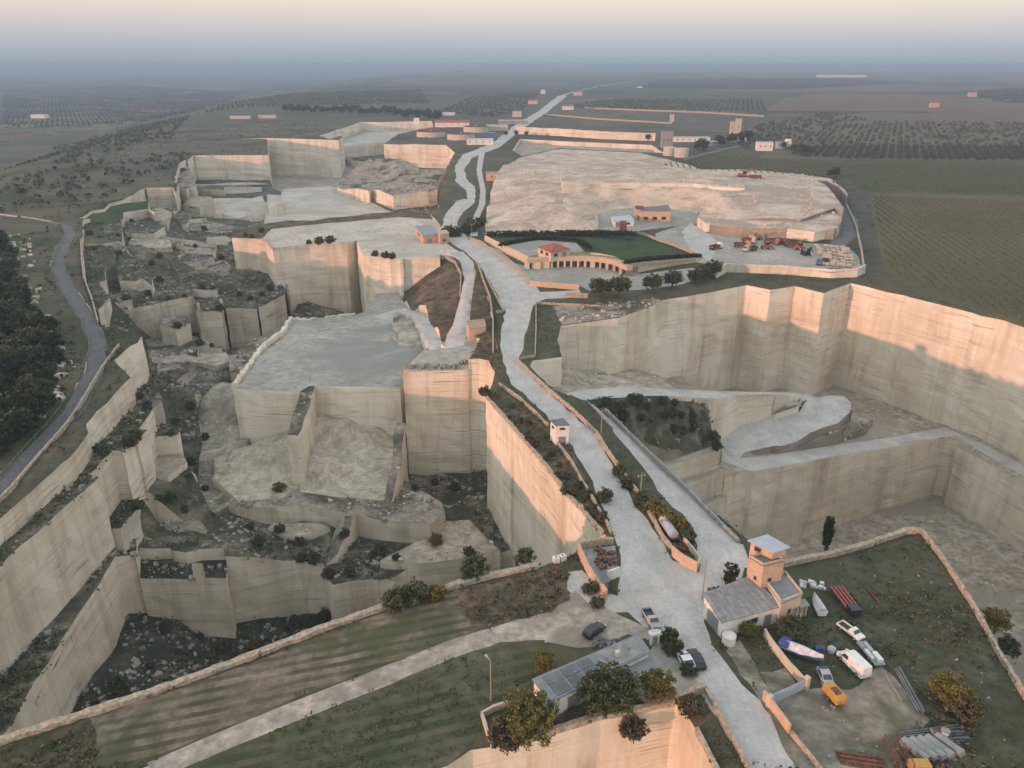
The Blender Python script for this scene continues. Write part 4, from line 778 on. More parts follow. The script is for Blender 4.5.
# villa and its arcade
A, loc, L, T = bldg('villa', 'small villa with a red tiled hipped roof above the stone arcade', 'villa', [(538, 247), (551, 252.5), (570, 249), (557, 243.5)], 7.4, 'cream_plaster', 'red_tile', z0=4, roof='hip', ov=.5, open_=[(0, .2, .4, 1.2, 2.6, 'window'), (0, .6, .8, 1.2, 2.6, 'window'), (1, .15, .35, 1.2, 2.6, 'window'), (1, .6, .8, .2, 2.5, 'door')])
ar = [(527, 269.5), (545, 268), (558, 267.3), (571, 267), (585, 267), (600, 268.2), (614, 271), (627, 277)]
C = [Vector(P(x, y, 0)) for x, y in ar]; o = empty('arcade', (C[0].x, C[0].y, 0), 0, 'curved stone arcade with dark arches round the villa courtyard', 'arcade')
secs = []
for i, q in enumerate(C):
    t = (C[min(i + 1, len(C) - 1)] - C[max(i - 1, 0)]).to_2d().normalized(); nn = Vector((-t.y, t.x, 0)); q = q - C[0] + Vector((0, 0, 4))
    secs.append([q + nn * 2.5 + Vector((0, 0, -1.2)), q + nn * 2.5 + Vector((0, 0, .6)), q - nn * .4 + Vector((0, 0, .6)), q - nn * .4 + Vector((0, 0, -1.2))])
MB().loft(secs).build('lintel', 'pink_plaster', o)
for i in range(len(C) - 1):
    for u in (0, .5):
        q = C[i].lerp(C[i + 1], u) - C[0]; pw = random.choice((.4, .5, 1.1, 2.)); MB().box(q.x - pw, q.x + pw, q.y - .4, q.y + .9, -1, 2.9).build('pillar', 'cream_plaster', o)
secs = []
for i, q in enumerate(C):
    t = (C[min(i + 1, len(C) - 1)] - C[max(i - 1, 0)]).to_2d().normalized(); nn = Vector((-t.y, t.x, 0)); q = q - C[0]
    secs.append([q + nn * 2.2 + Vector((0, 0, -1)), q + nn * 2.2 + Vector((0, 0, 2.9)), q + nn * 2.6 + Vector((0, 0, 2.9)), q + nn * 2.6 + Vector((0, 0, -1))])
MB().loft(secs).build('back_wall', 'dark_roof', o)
# pump house
bldg('pump_house', 'small stone pump house with a grey flat roof above the big sunlit block', 'hut', [(415, 226), (423, 236), (440, 234), (431, 225)], 4., 'pink_plaster', 'metal_sheet', open_=[(0, .3, .6, 1.2, 2.4, 'window'), (1, .2, .5, .1, 2.2, 'door')])
bldg('brick_cube', 'cube shaped plain annex at the right end of the stone pump house', 'annex', [(437, 231), (440, 234.5), (449, 233), (446, 230)], 5., 'pink_plaster', 'pink_plaster', open_=[(1, .3, .6, 1.2, 2.2, 'window')])
# small kiosk in the ramp loop
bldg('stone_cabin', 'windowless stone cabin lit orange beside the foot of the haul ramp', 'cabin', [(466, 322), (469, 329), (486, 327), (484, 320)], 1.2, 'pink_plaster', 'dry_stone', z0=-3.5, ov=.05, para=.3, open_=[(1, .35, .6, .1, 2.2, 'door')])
# offices behind the villa
bldg('office_block', 'long cream works office in the hollow of the spoil mound', 'office', [(637, 208), (641, 211), (671, 211), (668, 205)], 6., 'pink_plaster', 'dark_roof', open_=[(1, .1, .25, 1, 2.6, 'window'), (1, .4, .55, 1, 2.6, 'window'), (1, .7, .85, 1, 2.6, 'window')])
bldg('workshop', 'low white workshop left of the cream works office', 'workshop', [(611, 217), (614, 221), (634, 220), (630, 215)], 3.4, 'white_plaster', 'pale_sheet', open_=[(1, .1, .4, .1, 2.6, 'door'), (1, .6, .8, 1, 2.2, 'window')])
bldg('rust_silo_shed', 'narrow rust coloured shed in front of the low white workshop', 'shed', [(620, 221), (621, 224), (627, 224), (626, 221)], 5., 'rust', 'rust', open_=[(1, .3, .7, .1, 2.1, 'door')])
bldg('orange_shed', 'upright orange shed at the left end of the cream works office', 'shed', [(635, 206), (636, 209), (644, 209), (643, 206)], 6.5, 'pink_plaster', 'rust', open_=[(1, .3, .7, .1, 2.1, 'door')])
# round tanks
def tank(name, label, px, py, r, h, wall, roofm, group, cat='tank', z=0):
    c = P(px, py, z); o = empty(name, c, 0, label, cat, group); MB().tube((0, 0, -.3), (0, 0, h), r, n=32).build('wall', wall, o); rf = MB().tube((0, 0, h), (0, 0, h + .35), r + .3, r * .9, n=32).build('roof', roofm, o)
    MB().tube((0, 0, h + .35), (0, 0, h + 1.1), r * .08 + .3, n=10).build('vent', 'steel', rf)
tank('round_reservoir', 'cream round reservoir with a dark red roof, leftmost of three beside the back quarry', 431, 136.5, 18, 6.5, 'silo_concrete', 'dark_red', 'round reservoirs by the back quarry', 'reservoir')
tank('round_reservoir', 'cream round reservoir with a dark red roof, nearest the road of three', 461, 139, 17, 6.5, 'silo_concrete', 'dark_red', 'round reservoirs by the back quarry', 'reservoir')
tank('round_reservoir', 'cream round reservoir with a dark red roof, farthest of three', 476, 132, 17, 7.5, 'silo_concrete', 'dark_red', 'round reservoirs by the back quarry', 'reservoir')
tank('silo', 'squat cream silo, left of the two beyond the spoil mound', 669, 155.5, 6, 8, 'silo_concrete', 'silo_concrete', 'silos beyond the spoil mound', 'silo')
tank('silo', 'squat cream silo, right of the two beyond the spoil mound', 681, 157, 7, 8, 'silo_concrete', 'silo_concrete', 'silos beyond the spoil mound', 'silo')
def far(name, label, cat, x, y, w, d, h, wall='cream_plaster', roofm='grey_concrete', roof='flat', rz=0, group=None, win=3):
    """house whose near foot is seen at x, y; w, d, h in metres"""
    a = Vector(P(x, y, 0)); o = empty(name, a, rz, label, cat, group)
    MB().box(-w / 2, w / 2, 0, d, -.5, h).build('wall', wall, o)
    m = MB()
    if roof == 'gable': m.add([(-w / 2 - .4, -.4, h), (w / 2 + .4, -.4, h), (w / 2 + .4, d + .4, h), (-w / 2 - .4, d + .4, h), (-w / 2 - .4, d / 2, h + d * .25), (w / 2 + .4, d / 2, h + d * .25)], [(0, 1, 5, 4), (2, 3, 4, 5), (0, 4, 3), (1, 2, 5), (3, 2, 1, 0)])
    else: m.box(-w / 2 - .3, w / 2 + .3, -.3, d + .3, h, h + .35)
    m.build('roof', roofm, o)
    for i in range(win):
        u = -w / 2 + w * (i + .5) / win; MB().box(u - .6, u + .6, -.06, .02, h * .45, h * .45 + 1.5).build('window', 'window_dark', o)
    return o
far('farmhouse', 'two storey white farmhouse, left one of the pair at the grove corner', 'house', 765, 151, 16, 9, 9, 'white_plaster')
o = far('farmhouse', 'white farmhouse with a raised right end, right one of the pair by the grove', 'house', 784, 149, 15, 8, 7, 'white_plaster'); MB().box(2, 7.2, 1, 7, 7.3, 10).build('upper_floor', 'white_plaster', o)
far('farmhouse', 'lone cream farmhouse with a red roof on a brown field at right', 'house', 935, 107.5, 18, 9, 9, 'pink_plaster', 'red_tile', 'gable')
far('farmhouse', 'farther cream farmhouse with a red roof near the right edge', 'house', 973, 97, 20, 12, 11, 'pink_plaster', 'red_tile', 'gable')
far('farmhouse', 'low white farmhouse on the skyline at right', 'house', 883, 70, 60, 20, 22, 'white_plaster', win=0)
far('farmhouse', 'long pale building with trees on the skyline near the right edge', 'house', 958, 64.5, 150, 40, 30, 'cream_plaster', win=0)
far('cottage', 'small cream cottage with a red roof behind the twin towers', 'cottage', 752, 133, 10, 6, 3.5, 'pink_plaster', 'red_tile', 'gable')
far('quarry_tower', 'pale stone tower, left and lower of the twin towers', 'tower', 732, 134, 5, 5, 15, 'pale_stone', 'pale_stone', win=1)
far('quarry_tower', 'pale stone tower, right and taller of the twin towers', 'tower', 738, 134.5, 7, 6, 19, 'pale_stone', 'pale_stone', win=1)
far('pillar_ruin', 'lone rock pillar in the sunken field near the far wall', 'pillar', 672, 122, 6, 5, 11, 'pale_stone', 'pale_stone', win=0)
far('works_tower', 'grey works tower above the two squat silos', 'tower', 667, 148, 12, 8, 17, 'grey_concrete', 'dark_roof', win=3)
far('long_shed', 'long white works shed to the right of the grey works tower', 'shed', 692, 142, 42, 10, 5, 'white_plaster', 'pale_sheet', win=6)
far('long_shed', 'low grey works shed behind the two squat silos', 'shed', 712, 146, 30, 10, 4.5, 'grey_concrete', 'pale_sheet', win=4)
far('roadside_house', 'cream house beside the far main road behind the reservoirs', 'house', 517, 117, 16, 10, 9, 'cream_plaster', 'grey_concrete')
far('roadside_house', 'pink roofed house in the grove left of the far main road', 'house', 533, 104, 22, 12, 7, 'cream_plaster', 'red_tile', 'gable')
far('roadside_house', 'white house with a red roof right of the far main road', 'house', 568, 110, 22, 12, 7, 'white_plaster', 'red_tile', 'gable')
far('roadside_house', 'pale house in the trees at the far end of the main road', 'house', 578, 95.5, 26, 12, 9, 'cream_plaster', 'red_tile', 'gable')
far('roadside_house', 'tall narrow white house left of the road end', 'house', 543, 94, 14, 12, 12, 'white_plaster')
far('works_shed', 'low grey shed between the reservoirs and the far main road', 'shed', 513, 124, 45, 14, 5, 'grey_concrete', 'pale_sheet')
far('blue_shed', 'small blue shed beside the farthest reservoir', 'shed', 491, 139, 12, 10, 7, 'blue_paint', 'blue_paint', win=1)
far('long_shed', 'long white shed with a pale blue roof just behind the nearest reservoir', 'shed', 480, 145, 30, 12, 6, 'white_plaster', 'pale_sheet', win=4)
far('long_shed', 'long cream shed between the farthest reservoir and the far main road', 'shed', 497, 131, 30, 14, 7, 'cream_plaster', 'pale_sheet', win=4)
far('long_shed', 'low white shed with a red roof behind the leftmost reservoir', 'shed', 452, 127, 50, 14, 6, 'white_plaster', 'red_tile', 'gable', win=5)
far('long_shed', 'white shed with a blue grey roof right of the low grey works shed', 'shed', 735, 142, 26, 10, 5, 'white_plaster', 'metal_sheet', win=3)
far('quarry_hut', 'small square tower hut on the rim of the back quarry', 'hut', 416.5, 123.5, 8, 6, 8, 'white_plaster', 'grey_concrete', win=1)
far('flat_shed', 'white roofed shed behind the tower hut, the left of two', 'shed', 430, 115, 26, 8, 5, 'white_plaster', 'white_plaster', win=0)
far('flat_shed', 'white roofed shed behind the tower hut, the right of two', 'shed', 447, 115.5, 28, 8, 4.5, 'white_plaster', 'white_plaster', win=0)
far('field_store', 'long low white store in the green field left of the pine row', 'store', 240, 119, 34, 8, 4, 'pale_stone', 'white_plaster', win=0)
far('field_store', 'long low cream store nearest the pine row', 'store', 267, 118.5, 30, 8, 5, 'pale_stone', 'pale_stone', win=0)
far('greenhouse', 'very long white greenhouse far away in the right hand fields', 'greenhouse', 842, 77.5, 330, 30, 16, 'white_plaster', 'white_plaster', win=0)
far('roadside_kiosk', 'orange plastered kiosk between the two roads left of the spoil mound', 'kiosk', 492, 181, 9, 7, 6, 'pink_plaster', 'grey_concrete', win=1)
for i, (x, y, w) in enumerate([(38, 118, 80), (86, 71, 120), (150, 72, 80), (640, 88, 60)]):
    far('distant_farm', ['pale farm roof in the valley at far left, partly hidden in haze', 'faint pale farm on the upper left haze, the left of two', 'faint pale farm on the upper left haze, the right of two', 'low pale farm in the far fields above the long boundary wall'][i], 'farm', x, y, w * .3, 14, 5, 'white_plaster', 'pale_sheet', win=0)

# ------------------------------------------------------------------ poles
def pole(label, px, py, h, arms=1, z=None, lamp=False, r=.14, rz=0, name='utility_pole', cat='pole', group='wooden utility poles'):
    c = G0(px, py, z); o = empty(name, c, rz, label, cat, group); MB().tube((0, 0, -.4), (0, 0, h), r, r * .6, n=10).build('post', 'wood_pole', o)
    if arms:
        a = MB().box(-.9, .9, -.06, .06, h - .9, h - .78).build('crossarm', 'wood_pole', o)
        for u in (-.8, 0, .8): MB().tube((u, 0, h - .78), (u, 0, h - .5), .06, n=6).build('insulator', 'white_plaster', a)
    if lamp:
        a = MB().tube((0, 0, h - .1), (.9, 0, h + .1), .05, n=6).build('arm', 'steel', o); MB().box(.7, 1.3, -.15, .15, h, h + .16).build('lamp_head', 'silver_paint', a)
pole('wooden utility pole with a crossarm on the roadside parapet, opposite the transformer booth', 601, 436, 7.6, z=0, rz=.3)
pole('wooden utility pole on the parapet above the overgrown trough, halfway down the main road', 640, 500, 6.6, z=0, rz=.4)
pole('tall bare wooden pole at the corner of the speckled shed roof', 702, 599, 8., arms=0, z=0)
pole('wooden pole with a small lamp standing alone in the green field by the track', 491, 701, 7.4, arms=0, lamp=True, z=0, rz=2.2, name='lamp_pole', group=None)
pole('slim pole in the trees left of the bend above the villa, the left one', 452, 234, 9, z=0)
pole('slim pole by the main road bend above the villa, the right one', 472, 240, 9, z=0)
pole('pole at the left side of the far main road', 532, 118, 12, z=0, r=.3)
pole('pole standing in the red field on the right', 903, 118, 14, z=0, r=.3, arms=0)

# ------------------------------------------------------------------ vehicles
def wheel(parent, x, y, r=.33, w=.22):
    o = MB().tube((0, -w / 2, 0), (0, w / 2, 0), r, n=18).build('wheel', 'tyre', parent, loc=(x, y, r)); MB().tube((0, -w / 2 - .012, 0), (0, w / 2 + .012, 0), r * .6, n=12).build('rim', 'steel', o)
def carbody(L, W, prof, mat, parent, name='body', inset=None):
    """prof: (x, z) side outline going round; the sides lean in above the waist"""
    n = len(prof); secs = []
    for s in (-1, -.86, .86, 1):
        k = .0 if abs(s) == 1 else 1
        secs.append([(x * (1 if k else .985), s * W / 2 * (1 - (.16 * max(0, z - .85) if z > .85 else 0) - (.03 if z < .4 else 0)), z * (1 if k or z < .6 else .985)) for x, z in prof])
    return MB().loft(secs).build(name, mat, parent)
def car(name, label, cat, a, b, kind='hatch', paint='dark_paint', z=0, group=None, sc=1.):
    A, B = P(*a, z), P(*b, z); o = empty(name, A, head(A, B), label, cat, group); o.scale = (sc, sc, sc)
    if kind in ('hatch', 'sedan'):
        L = 4.2 if kind == 'hatch' else 4.5; h = L / 2
        prof = [(-h, .35), (h, .3), (h + .02, .62), (h - .25, .8), (h - 1.15, .95), (h - 1.85, 1.42), (-h + 1.1, 1.46), (-h + (.25 if kind == 'hatch' else .75), 1.05 if kind == 'hatch' else 1.1), (-h + .02, .95)]
        carbody(L, 1.75, prof, paint, o)
        for s in (-1, 1):
            y = s * .8
            MB().add([(h - 1.25, s * .872, .98), (h - 1.85, s * .80, 1.36), (-h + 1.15, s * .80, 1.38), (-h + .7, s * .872, 1.0)], [(0, 1, 2, 3)] if s < 0 else [(3, 2, 1, 0)]).build('side_window', 'glass', o)
            MB().box(h - .12, h + .035, y - .22 * (s > 0) - .0, y + .22 * (s < 0), .62, .78).build('headlight', 'white_paint', o)
            MB().box(-h - .02, -h + .1, y - .2 * (s > 0), y + .2 * (s < 0), .72, .92).build('tail_light', 'red_paint', o)
            for x in (h - .85, -h + .8): wheel(o, x, s * .8)
        MB().add([(h - 1.13, -.72, .99), (h - 1.13, .72, .99), (h - 1.82, .64, 1.43), (h - 1.82, -.64, 1.43)], [(0, 1, 2, 3)]).build('windscreen', 'glass', o)
        MB().add([(-h + (.27 if kind == 'hatch' else .77), -.7, 1.1), (-h + (.27 if kind == 'hatch' else .77), .7, 1.1), (-h + 1.06, .64, 1.46), (-h + 1.06, -.64, 1.46)], [(3, 2, 1, 0)]).build('rear_window', 'glass', o)
    elif kind == 'van':
        prof = [(-2.8, .4), (2.7, .35), (2.75, .8), (2.55, 1.05), (2.0, 1.25), (1.35, 2.05), (.9, 2.25), (-2.7, 2.3), (-2.8, 2.2)]
        carbody(5.6, 2., prof, paint, o)
        MB().add([(2.03, -.85, 1.27), (2.03, .85, 1.27), (1.4, .74, 2.03), (1.4, -.74, 2.03)], [(0, 1, 2, 3)]).build('windscreen', 'glass', o)
        for s in (-1, 1):
            MB().add([(1.75, s * .965, 1.2), (1.2, s * .86, 1.85), (.4, s * .86, 1.85), (.4, s * .965, 1.2)], [(0, 1, 2, 3)] if s < 0 else [(3, 2, 1, 0)]).build('side_window', 'glass', o)
            MB().box(2.55, 2.78, s * .8 - .2, s * .8 + .2, .85, 1.02).build('headlight', 'silver_paint', o)
            for x in (1.75, -1.8): wheel(o, x, s * .9, .36)
    elif kind == 'pickup':
        MB().box(-2.4, 2.3, -.85, .85, .42, .62).build('chassis', 'dark_paint', o)
        cab = carbody(1, 1.75, [(.1, .6), (2.4, .5), (2.45, .95), (1.4, 1.08), (.95, 1.6), (.25, 1.64), (.1, 1.5)], paint, o, 'cab')
        MB().add([(1.42, -.72, 1.12), (1.42, .72, 1.12), (1.0, .66, 1.58), (1.0, -.66, 1.58)], [(0, 1, 2, 3)]).build('windscreen', 'glass', o)
        m = MB()
        for x0, x1, y0, y1 in ((-2.45, .05, -.88, -.82), (-2.45, .05, .82, .88), (-2.45, -2.39, -.82, .82), (-.01, .05, -.82, .82)): m.box(x0, x1, y0, y1, .62, 1.1)
        m.build('bed_side', paint, o); MB().box(-2.39, -.01, -.82, .82, .62, .68).build('bed_floor', 'dark_paint', o)
        for s in (-1, 1):
            MB().box(2.3, 2.47, s * .65 - .2, s * .65 + .2, .65, .85).build('headlight', 'white_paint', o)
            for x in (1.55, -1.5): wheel(o, x, s * .8)
    elif kind == 'truck':
        MB().box(-3.4, 3.2, -.5, .5, .6, .9).build('chassis', 'dark_paint', o)
        carbody(1, 2.4, [(1.6, .6), (3.4, .5), (3.45, 1.6), (3.1, 2.6), (1.7, 2.7), (1.6, 2.6)], paint, o, 'cab')
        MB().add([(3.47, -.95, 1.6), (3.47, .95, 1.6), (3.16, .85, 2.45), (3.16, -.85, 2.45)], [(0, 1, 2, 3)]).build('windscreen', 'glass', o)
        m = MB(); m.box(-3.5, 1.4, -1.2, 1.2, .95, 1.15)
        for x0, x1, y0, y1 in ((-3.5, 1.4, -1.2, -1.1), (-3.5, 1.4, 1.1, 1.2), (1.3, 1.4, -1.1, 1.1), (-3.5, -3.4, -1.1, 1.1)): m.box(x0, x1, y0, y1, 1.15, 1.9)
        m.build('tipper_bed', 'rust' if paint != 'rust' else 'red_paint', o)
        for s in (-1, 1):
            for x in (2.5, -1.4, -2.6): wheel(o, x, s * 1.0, .5, .35)
    elif kind == 'loader':
        carbody(1, 2.2, [(-2.6, .8), (.6, .8), (.9, 1.4), (.7, 1.9), (-2.4, 1.8), (-2.6, 1.5)], paint, o, 'body')
        MB().box(-.9, .5, -.75, .75, 1.9, 3.1).build('cab', 'window_dark', o); MB().box(-1., .6, -.85, .85, 3.1, 3.22).build('cab_roof', paint, o)
        m = MB()
        for s in (-1, 1): m.tube((.6, s * .6, 1.6), (2.9, s * .6, .8), .16, n=6)
        m.build('lift_arm', paint, o); m = MB(); m.loft([[(2.7, y, .2), (3.7, y, .15), (3.6, y, .35), (2.9, y, .4), (3.0, y, 1.2), (2.8, y, 1.2)] for y in (-1.3, 1.3)]); m.build('bucket', 'steel', o)
        for s in (-1, 1):
            for x in (-1.8, .9): wheel(o, x, s * 1.05, .72, .5)
    elif kind == 'excavator':
        m = MB()
        for s in (-1, 1): m.loft([[(-2, y, 0), (2, y, 0), (2.3, y, .4), (2, y, .85), (-2, y, .85), (-2.3, y, .4)] for y in (s * 1.2 - .3, s * 1.2 + .3)])
        m.build('tracks', 'dark_paint', o); carbody(1, 2.5, [(-2.3, 1.), (1.2, 1.), (1.2, 1.8), (-2.2, 2.1)], paint, o, 'body'); MB().box(0, 1.3, .2, 1.2, 1.8, 3.).build('cab', 'window_dark', o)
        MB().tube((1., -.3, 1.7), (3.4, -.3, 4.2), .28, .22, n=6).tube((3.4, -.3, 4.2), (5.2, -.3, 2.), .22, .16, n=6).build('boom', paint, o); MB().loft([[(5., y, 1.9), (5.7, y, 1.6), (5.5, y, .9), (4.8, y, 1.1)] for y in (-.8, .2)]).build('bucket', 'steel', o)
    return o
car('parked_car', 'dark hatchback parked on the junction above the white warehouse', 'car', (594, 633), (603, 626), 'hatch', 'dark_paint')
car('pickup_truck', 'grey pickup with an open dark bed at the warehouse gate', 'pickup', (651, 622), (656, 631), 'pickup', 'silver_paint')
car('parked_car', 'dark car parked on the roadside below the junction, beside a white car', 'car', (695.5, 662), (690, 652), 'sedan', 'dark_paint')
car('parked_car', 'white car half hidden in the bushes beside the dark roadside car', 'car', (685, 663), (680, 654), 'hatch', 'white_paint')
car('panel_van', 'long white panel van without wheels trim standing in the middle of the scrap yard', 'van', (853, 667), (842, 656), 'van', 'white_paint')
o = car('truck_cab', 'stripped white truck cab with dark window holes at the top of the scrap yard row', 'truck cab', (850, 634), (857, 639), 'pickup', 'white_paint', sc=.9)
car('scrap_car', 'silver car wreck under a faded blue sheet, above the yellow generator', 'car wreck', (825, 680), (829, 688), 'hatch', 'silver_paint', sc=.9)
def thing(name, label, cat, a, b=None, z=0, group=None):
    A = G0(*a, z); return empty(name, A, head(A, P(*b, z)) if b else 0, label, cat, group)
o = thing('flatbed_trailer', 'grey flatbed trailer loaded with white boards to the right of the white van', 'trailer', (870, 656), (861, 645)); o.scale = (.78,) * 3
MB().box(-3.4, 3.4, -1.1, 1.1, .6, .85).build('deck', 'grey_concrete', o); MB().box(-2.9, -.4, -.9, .1, .85, 1.5).build('white_crate', 'white_paint', o); MB().box(-1.9, .9, .25, .95, .85, 1.15).build('boards', 'white_plaster', o); MB().box(.3, 2.9, -.8, -.1, .85, 1.).build('boards', 'pale_sheet', o)
for s in (-1, 1):
    for x in (-1.9, -1.): wheel(o, x, s * .95, .4)
MB().tube((3.4, 0, .7), (4.6, 0, .5), .07, n=6).build('drawbar', 'steel', o)
o = thing('generator_trailer', 'yellow towable generator at the lower end of the row of wrecks', 'generator', (833, 699), (825, 690))
MB().loft([[(-1.7, y, .55), (1.6, y, .55), (1.7, y, .9), (1.45, y, 1.75), (-1.45, y, 1.8), (-1.7, y, 1.4)] for y in (-.85, .85)]).build('housing', 'yellow_paint', o, bevel=.05)
MB().box(-1., .4, -.5, .5, 1.8, 1.86).build('lid_panel', 'rust', o); MB().tube((1.7, 0, .6), (2.9, 0, .4), .06, n=6).build('drawbar', 'steel', o)
for s in (-1, 1): wheel(o, 0, s * .9, .34)
def boat(name, label, a, b, L, W, H_, hull, cover, z=0):
    o = thing(name, label, 'boat', a, b, z); secs = []
    for u in (0, .15, .4, .7, .9, 1.):
        w = W / 2 * (1 - max(0, u - .35) ** 1.8 / .65 ** 1.8 * .97); x = -L / 2 + L * u; r = .25 * u * u
        secs.append([(x, -w, .75 + r + H_ * .35), (x, -w * .75, .35 + r), (x, 0, .25 + r), (x, w * .75, .35 + r), (x, w, .75 + r + H_ * .35)])
    MB().loft(secs).build('hull', hull, o); secs = []
    for u in (0.01, .2, .5, .8, .99):
        w = W / 2 * (1 - max(0, u - .35) ** 1.8 / .65 ** 1.8 * .97) * 1.03; x = -L / 2 + L * u; r = .25 * u * u; t = H_ * (.75 - .45 * abs(u - .45))
        secs.append([(x, -w, .7 + r + H_ * .35), (x, -w * .45, .8 + r + H_ * .35 + t * .7), (x, 0, .8 + r + H_ * .35 + t), (x, w * .45, .8 + r + H_ * .35 + t * .7), (x, w, .7 + r + H_ * .35)])
    MB().loft(secs).build('tarpaulin', cover, o); return o
o = boat('covered_boat', 'boat under a white tarpaulin with a blue end beside the garden wall', (801, 656), (813, 661), 6.6, 2.3, 1., 'blue_paint', 'white_tarp'); MB().box(-3.4, -1.9, -1.1, 1.1, 1., 1.75).build('blue_end_cover', 'blue_tarp', o)
boat('covered_boat', 'small upright boat wrapped in pale plastic against the outhouse', (817, 609), (812, 600), 4.4, 1.8, 1.1, 'white_paint', 'white_tarp')
def pile(name, label, cat, px, py, items, z=0, mat='grey_stone', group=None, part='piece'):
    o = thing(name, label, cat, (px, py), None, z, group); m = MB()
    for (x, y, zz, sx, sy, sz, r) in items: m.box(x - sx / 2, x + sx / 2, y - sy / 2, y + sy / 2, zz, zz + sz, rz=r, c=(x, y))
    m.build(part, mat, o); return o
o = thing('red_tractor_frame', 'red slatted metal frame with black wheels lying in the grass beyond the farmhouse', 'metal frame', (843, 601), (833, 588)); m = MB()
for y in (-1.1, -.45, .2, .85): m.box(-3., 3., y - .2, y + .2, .7, .95)
m.build('slat', 'red_paint', o); m = MB()
for x in (-2.4, 0, 2.4): m.box(x - .1, x + .1, -1.4, 1.1, .5, .68)
m.build('crossbeam', 'rust', o)
for x in (-2.2, -1.1, .4): wheel(o, x, -1.45, .55, .35)
MB().box(-4.4, -2.6, -.9, .9, .5, 1.5).build('engine_block', 'dark_paint', o)
o = thing('steel_beam', 'single rusty beam lying on the grass right of the red metal frame', 'beam', (873, 597), (880, 606)); MB().box(-2., 2., -.14, .14, .02, .12).box(-2., 2., -.03, .03, .12, .3).box(-2., 2., -.14, .14, .3, .4).build('profile', 'rust', o)
o = thing('tarp_bundle', 'bright blue tarpaulin bundle between the covered boat and the white sack', 'tarpaulin', (819, 651)); MB().loft([[(-.9, -.6, 0), (-.7, -.5, .7), (.1, -.55, .9), (.8, -.5, .6), (.9, -.6, 0)], [(-1., .0, 0), (-.7, .0, .95), (0, .05, 1.1), (.75, 0, .8), (1., 0, 0)], [(-.8, .7, 0), (-.6, .6, .6), (0, .6, .75), (.7, .6, .5), (.8, .7, 0)]]).build('sheet', 'blue_tarp', o)
o = thing('sack', 'bulging white sack beside the bright blue bundle', 'sack', (831, 652)); MB().loft([[(math.cos(t) * r * .6, math.sin(t) * r * .55, z) for t in [i * .785 for i in range(8)]] for r, z in ((.9, 0), (1.15, .4), (1.1, .8), (.6, 1.05))]).build('cloth', 'white_tarp', o)
pile('scrap_heap', 'heap of pink and white scrap bags beyond the farmhouse corner', 'scrap', 810, 586, [(random.uniform(-2, 2.4), random.uniform(-1, 1), 0, random.uniform(.4, 1.), random.uniform(.4, .9), random.uniform(.2, .6), random.uniform(0, 3)) for _ in range(16)], mat='white_tarp')
pile('pipe_stack', 'bundle of long grey pipes lying in the grass right of the flatbed trailer', 'pipes', 906, 690, [], mat='steel')
o = [q for q in D.objects if q.name.startswith('pipe_stack')][-1]; m = MB()
for k in range(5): m.tube((-4.5 + random.uniform(-.4, .4), -.9 + k * .24, .14 + .18 * (k % 2)), (4.2 + random.uniform(-.4, .4), -.9 + k * .22, .14 + .18 * (k % 2)), .13, n=8)
m.build('pipe', 'dark_roof', o); o.rotation_euler[2] = head(P(906, 690), P(896, 672))
o = thing('plank', 'pale plank lying beside the bundle of grey pipes', 'plank', (893, 687), (899, 697)); MB().box(-2.8, 2.8, -.13, .13, .02, .1).build('board', 'wood_pole', o)
for k, (x, y, lb) in enumerate([(914, 752, 'first'), (922, 751, 'second'), (930, 750, 'third'), (938, 749, 'fourth'), (948, 747, 'fifth')]):
    q = P(x, y, 0)
    if k == 0:
        slab0 = MB().box(-.55, .55, -2., 2., 0, .5).box(-.5, .5, -1.9, 1.9, .5, .85).build('concrete_slab', 'grey_concrete', loc=q, bevel=.04); slab0.rotation_euler[2] = R(28); tag(slab0, 'first concrete slab from the left in the row at the bottom right', 'slab', 'concrete slabs at the bottom right')
    else: dup(slab0, q, R(28 + k), label=lb + ' concrete slab from the left in the row at the bottom right')
pile('steel_stack', 'dark stack of steel bars behind the row of concrete slabs', 'steel bars', 935, 741, [(0, -.6 + .3 * i, .1 * (i % 3), 9 + random.uniform(-1, 1), .16, .2, .02 * i) for i in range(9)], mat='dark_roof')
pile('timber_stack', 'stack of rust coloured planks at the very bottom of the yard', 'planks', 862, 762, [(0, -.8 + .35 * i, .15 * (i % 2), 6, .3, .15, -.2) for i in range(6)], mat='rust')
o = thing('orange_drum', 'orange drum lying by the white bin behind the concrete slabs', 'drum', (936, 735)); MB().tube((-.7, 0, .5), (.7, 0, .5), .5, n=14).build('shell', 'rust', o); MB().tube((-.72, 0, .5), (-.68, 0, .5), .52, n=14).build('rim', 'steel', o)
o = thing('white_bin', 'upright white bin beside the orange drum', 'bin', (944, 737)); MB().tube((0, 0, 0), (0, 0, 1.1), .45, .55, n=14).build('body', 'white_paint', o); MB().tube((0, 0, 1.1), (0, 0, 1.2), .6, n=14).build('lid', 'grey_concrete', o)
o = thing('yellow_compressor', 'yellow machine cut by the bottom edge, below the concrete slabs', 'machine', (918, 771)); MB().box(-1.3, 1.3, -.7, .7, .4, 1.5).build('housing', 'yellow_paint', o, bevel=.08); [wheel(o, x, y, .3) for x in (-.8, .8) for y in (-.75, .75)]
o = thing('scaffold_rack', 'rusty upright rack of bars left of the concrete slabs', 'rack', (897, 760)); m = MB()
for x in (-.8, .8):
    for y in (-2.4, 0, 2.4): m.box(x - .06, x + .06, y - .06, y + .06, 0, 2.)
for zz in (.6, 1.3, 1.95):
    for x in (-.8, .8): m.box(x - .05, x + .05, -2.4, 2.4, zz, zz + .08)
m.build('frame', 'rust', o)
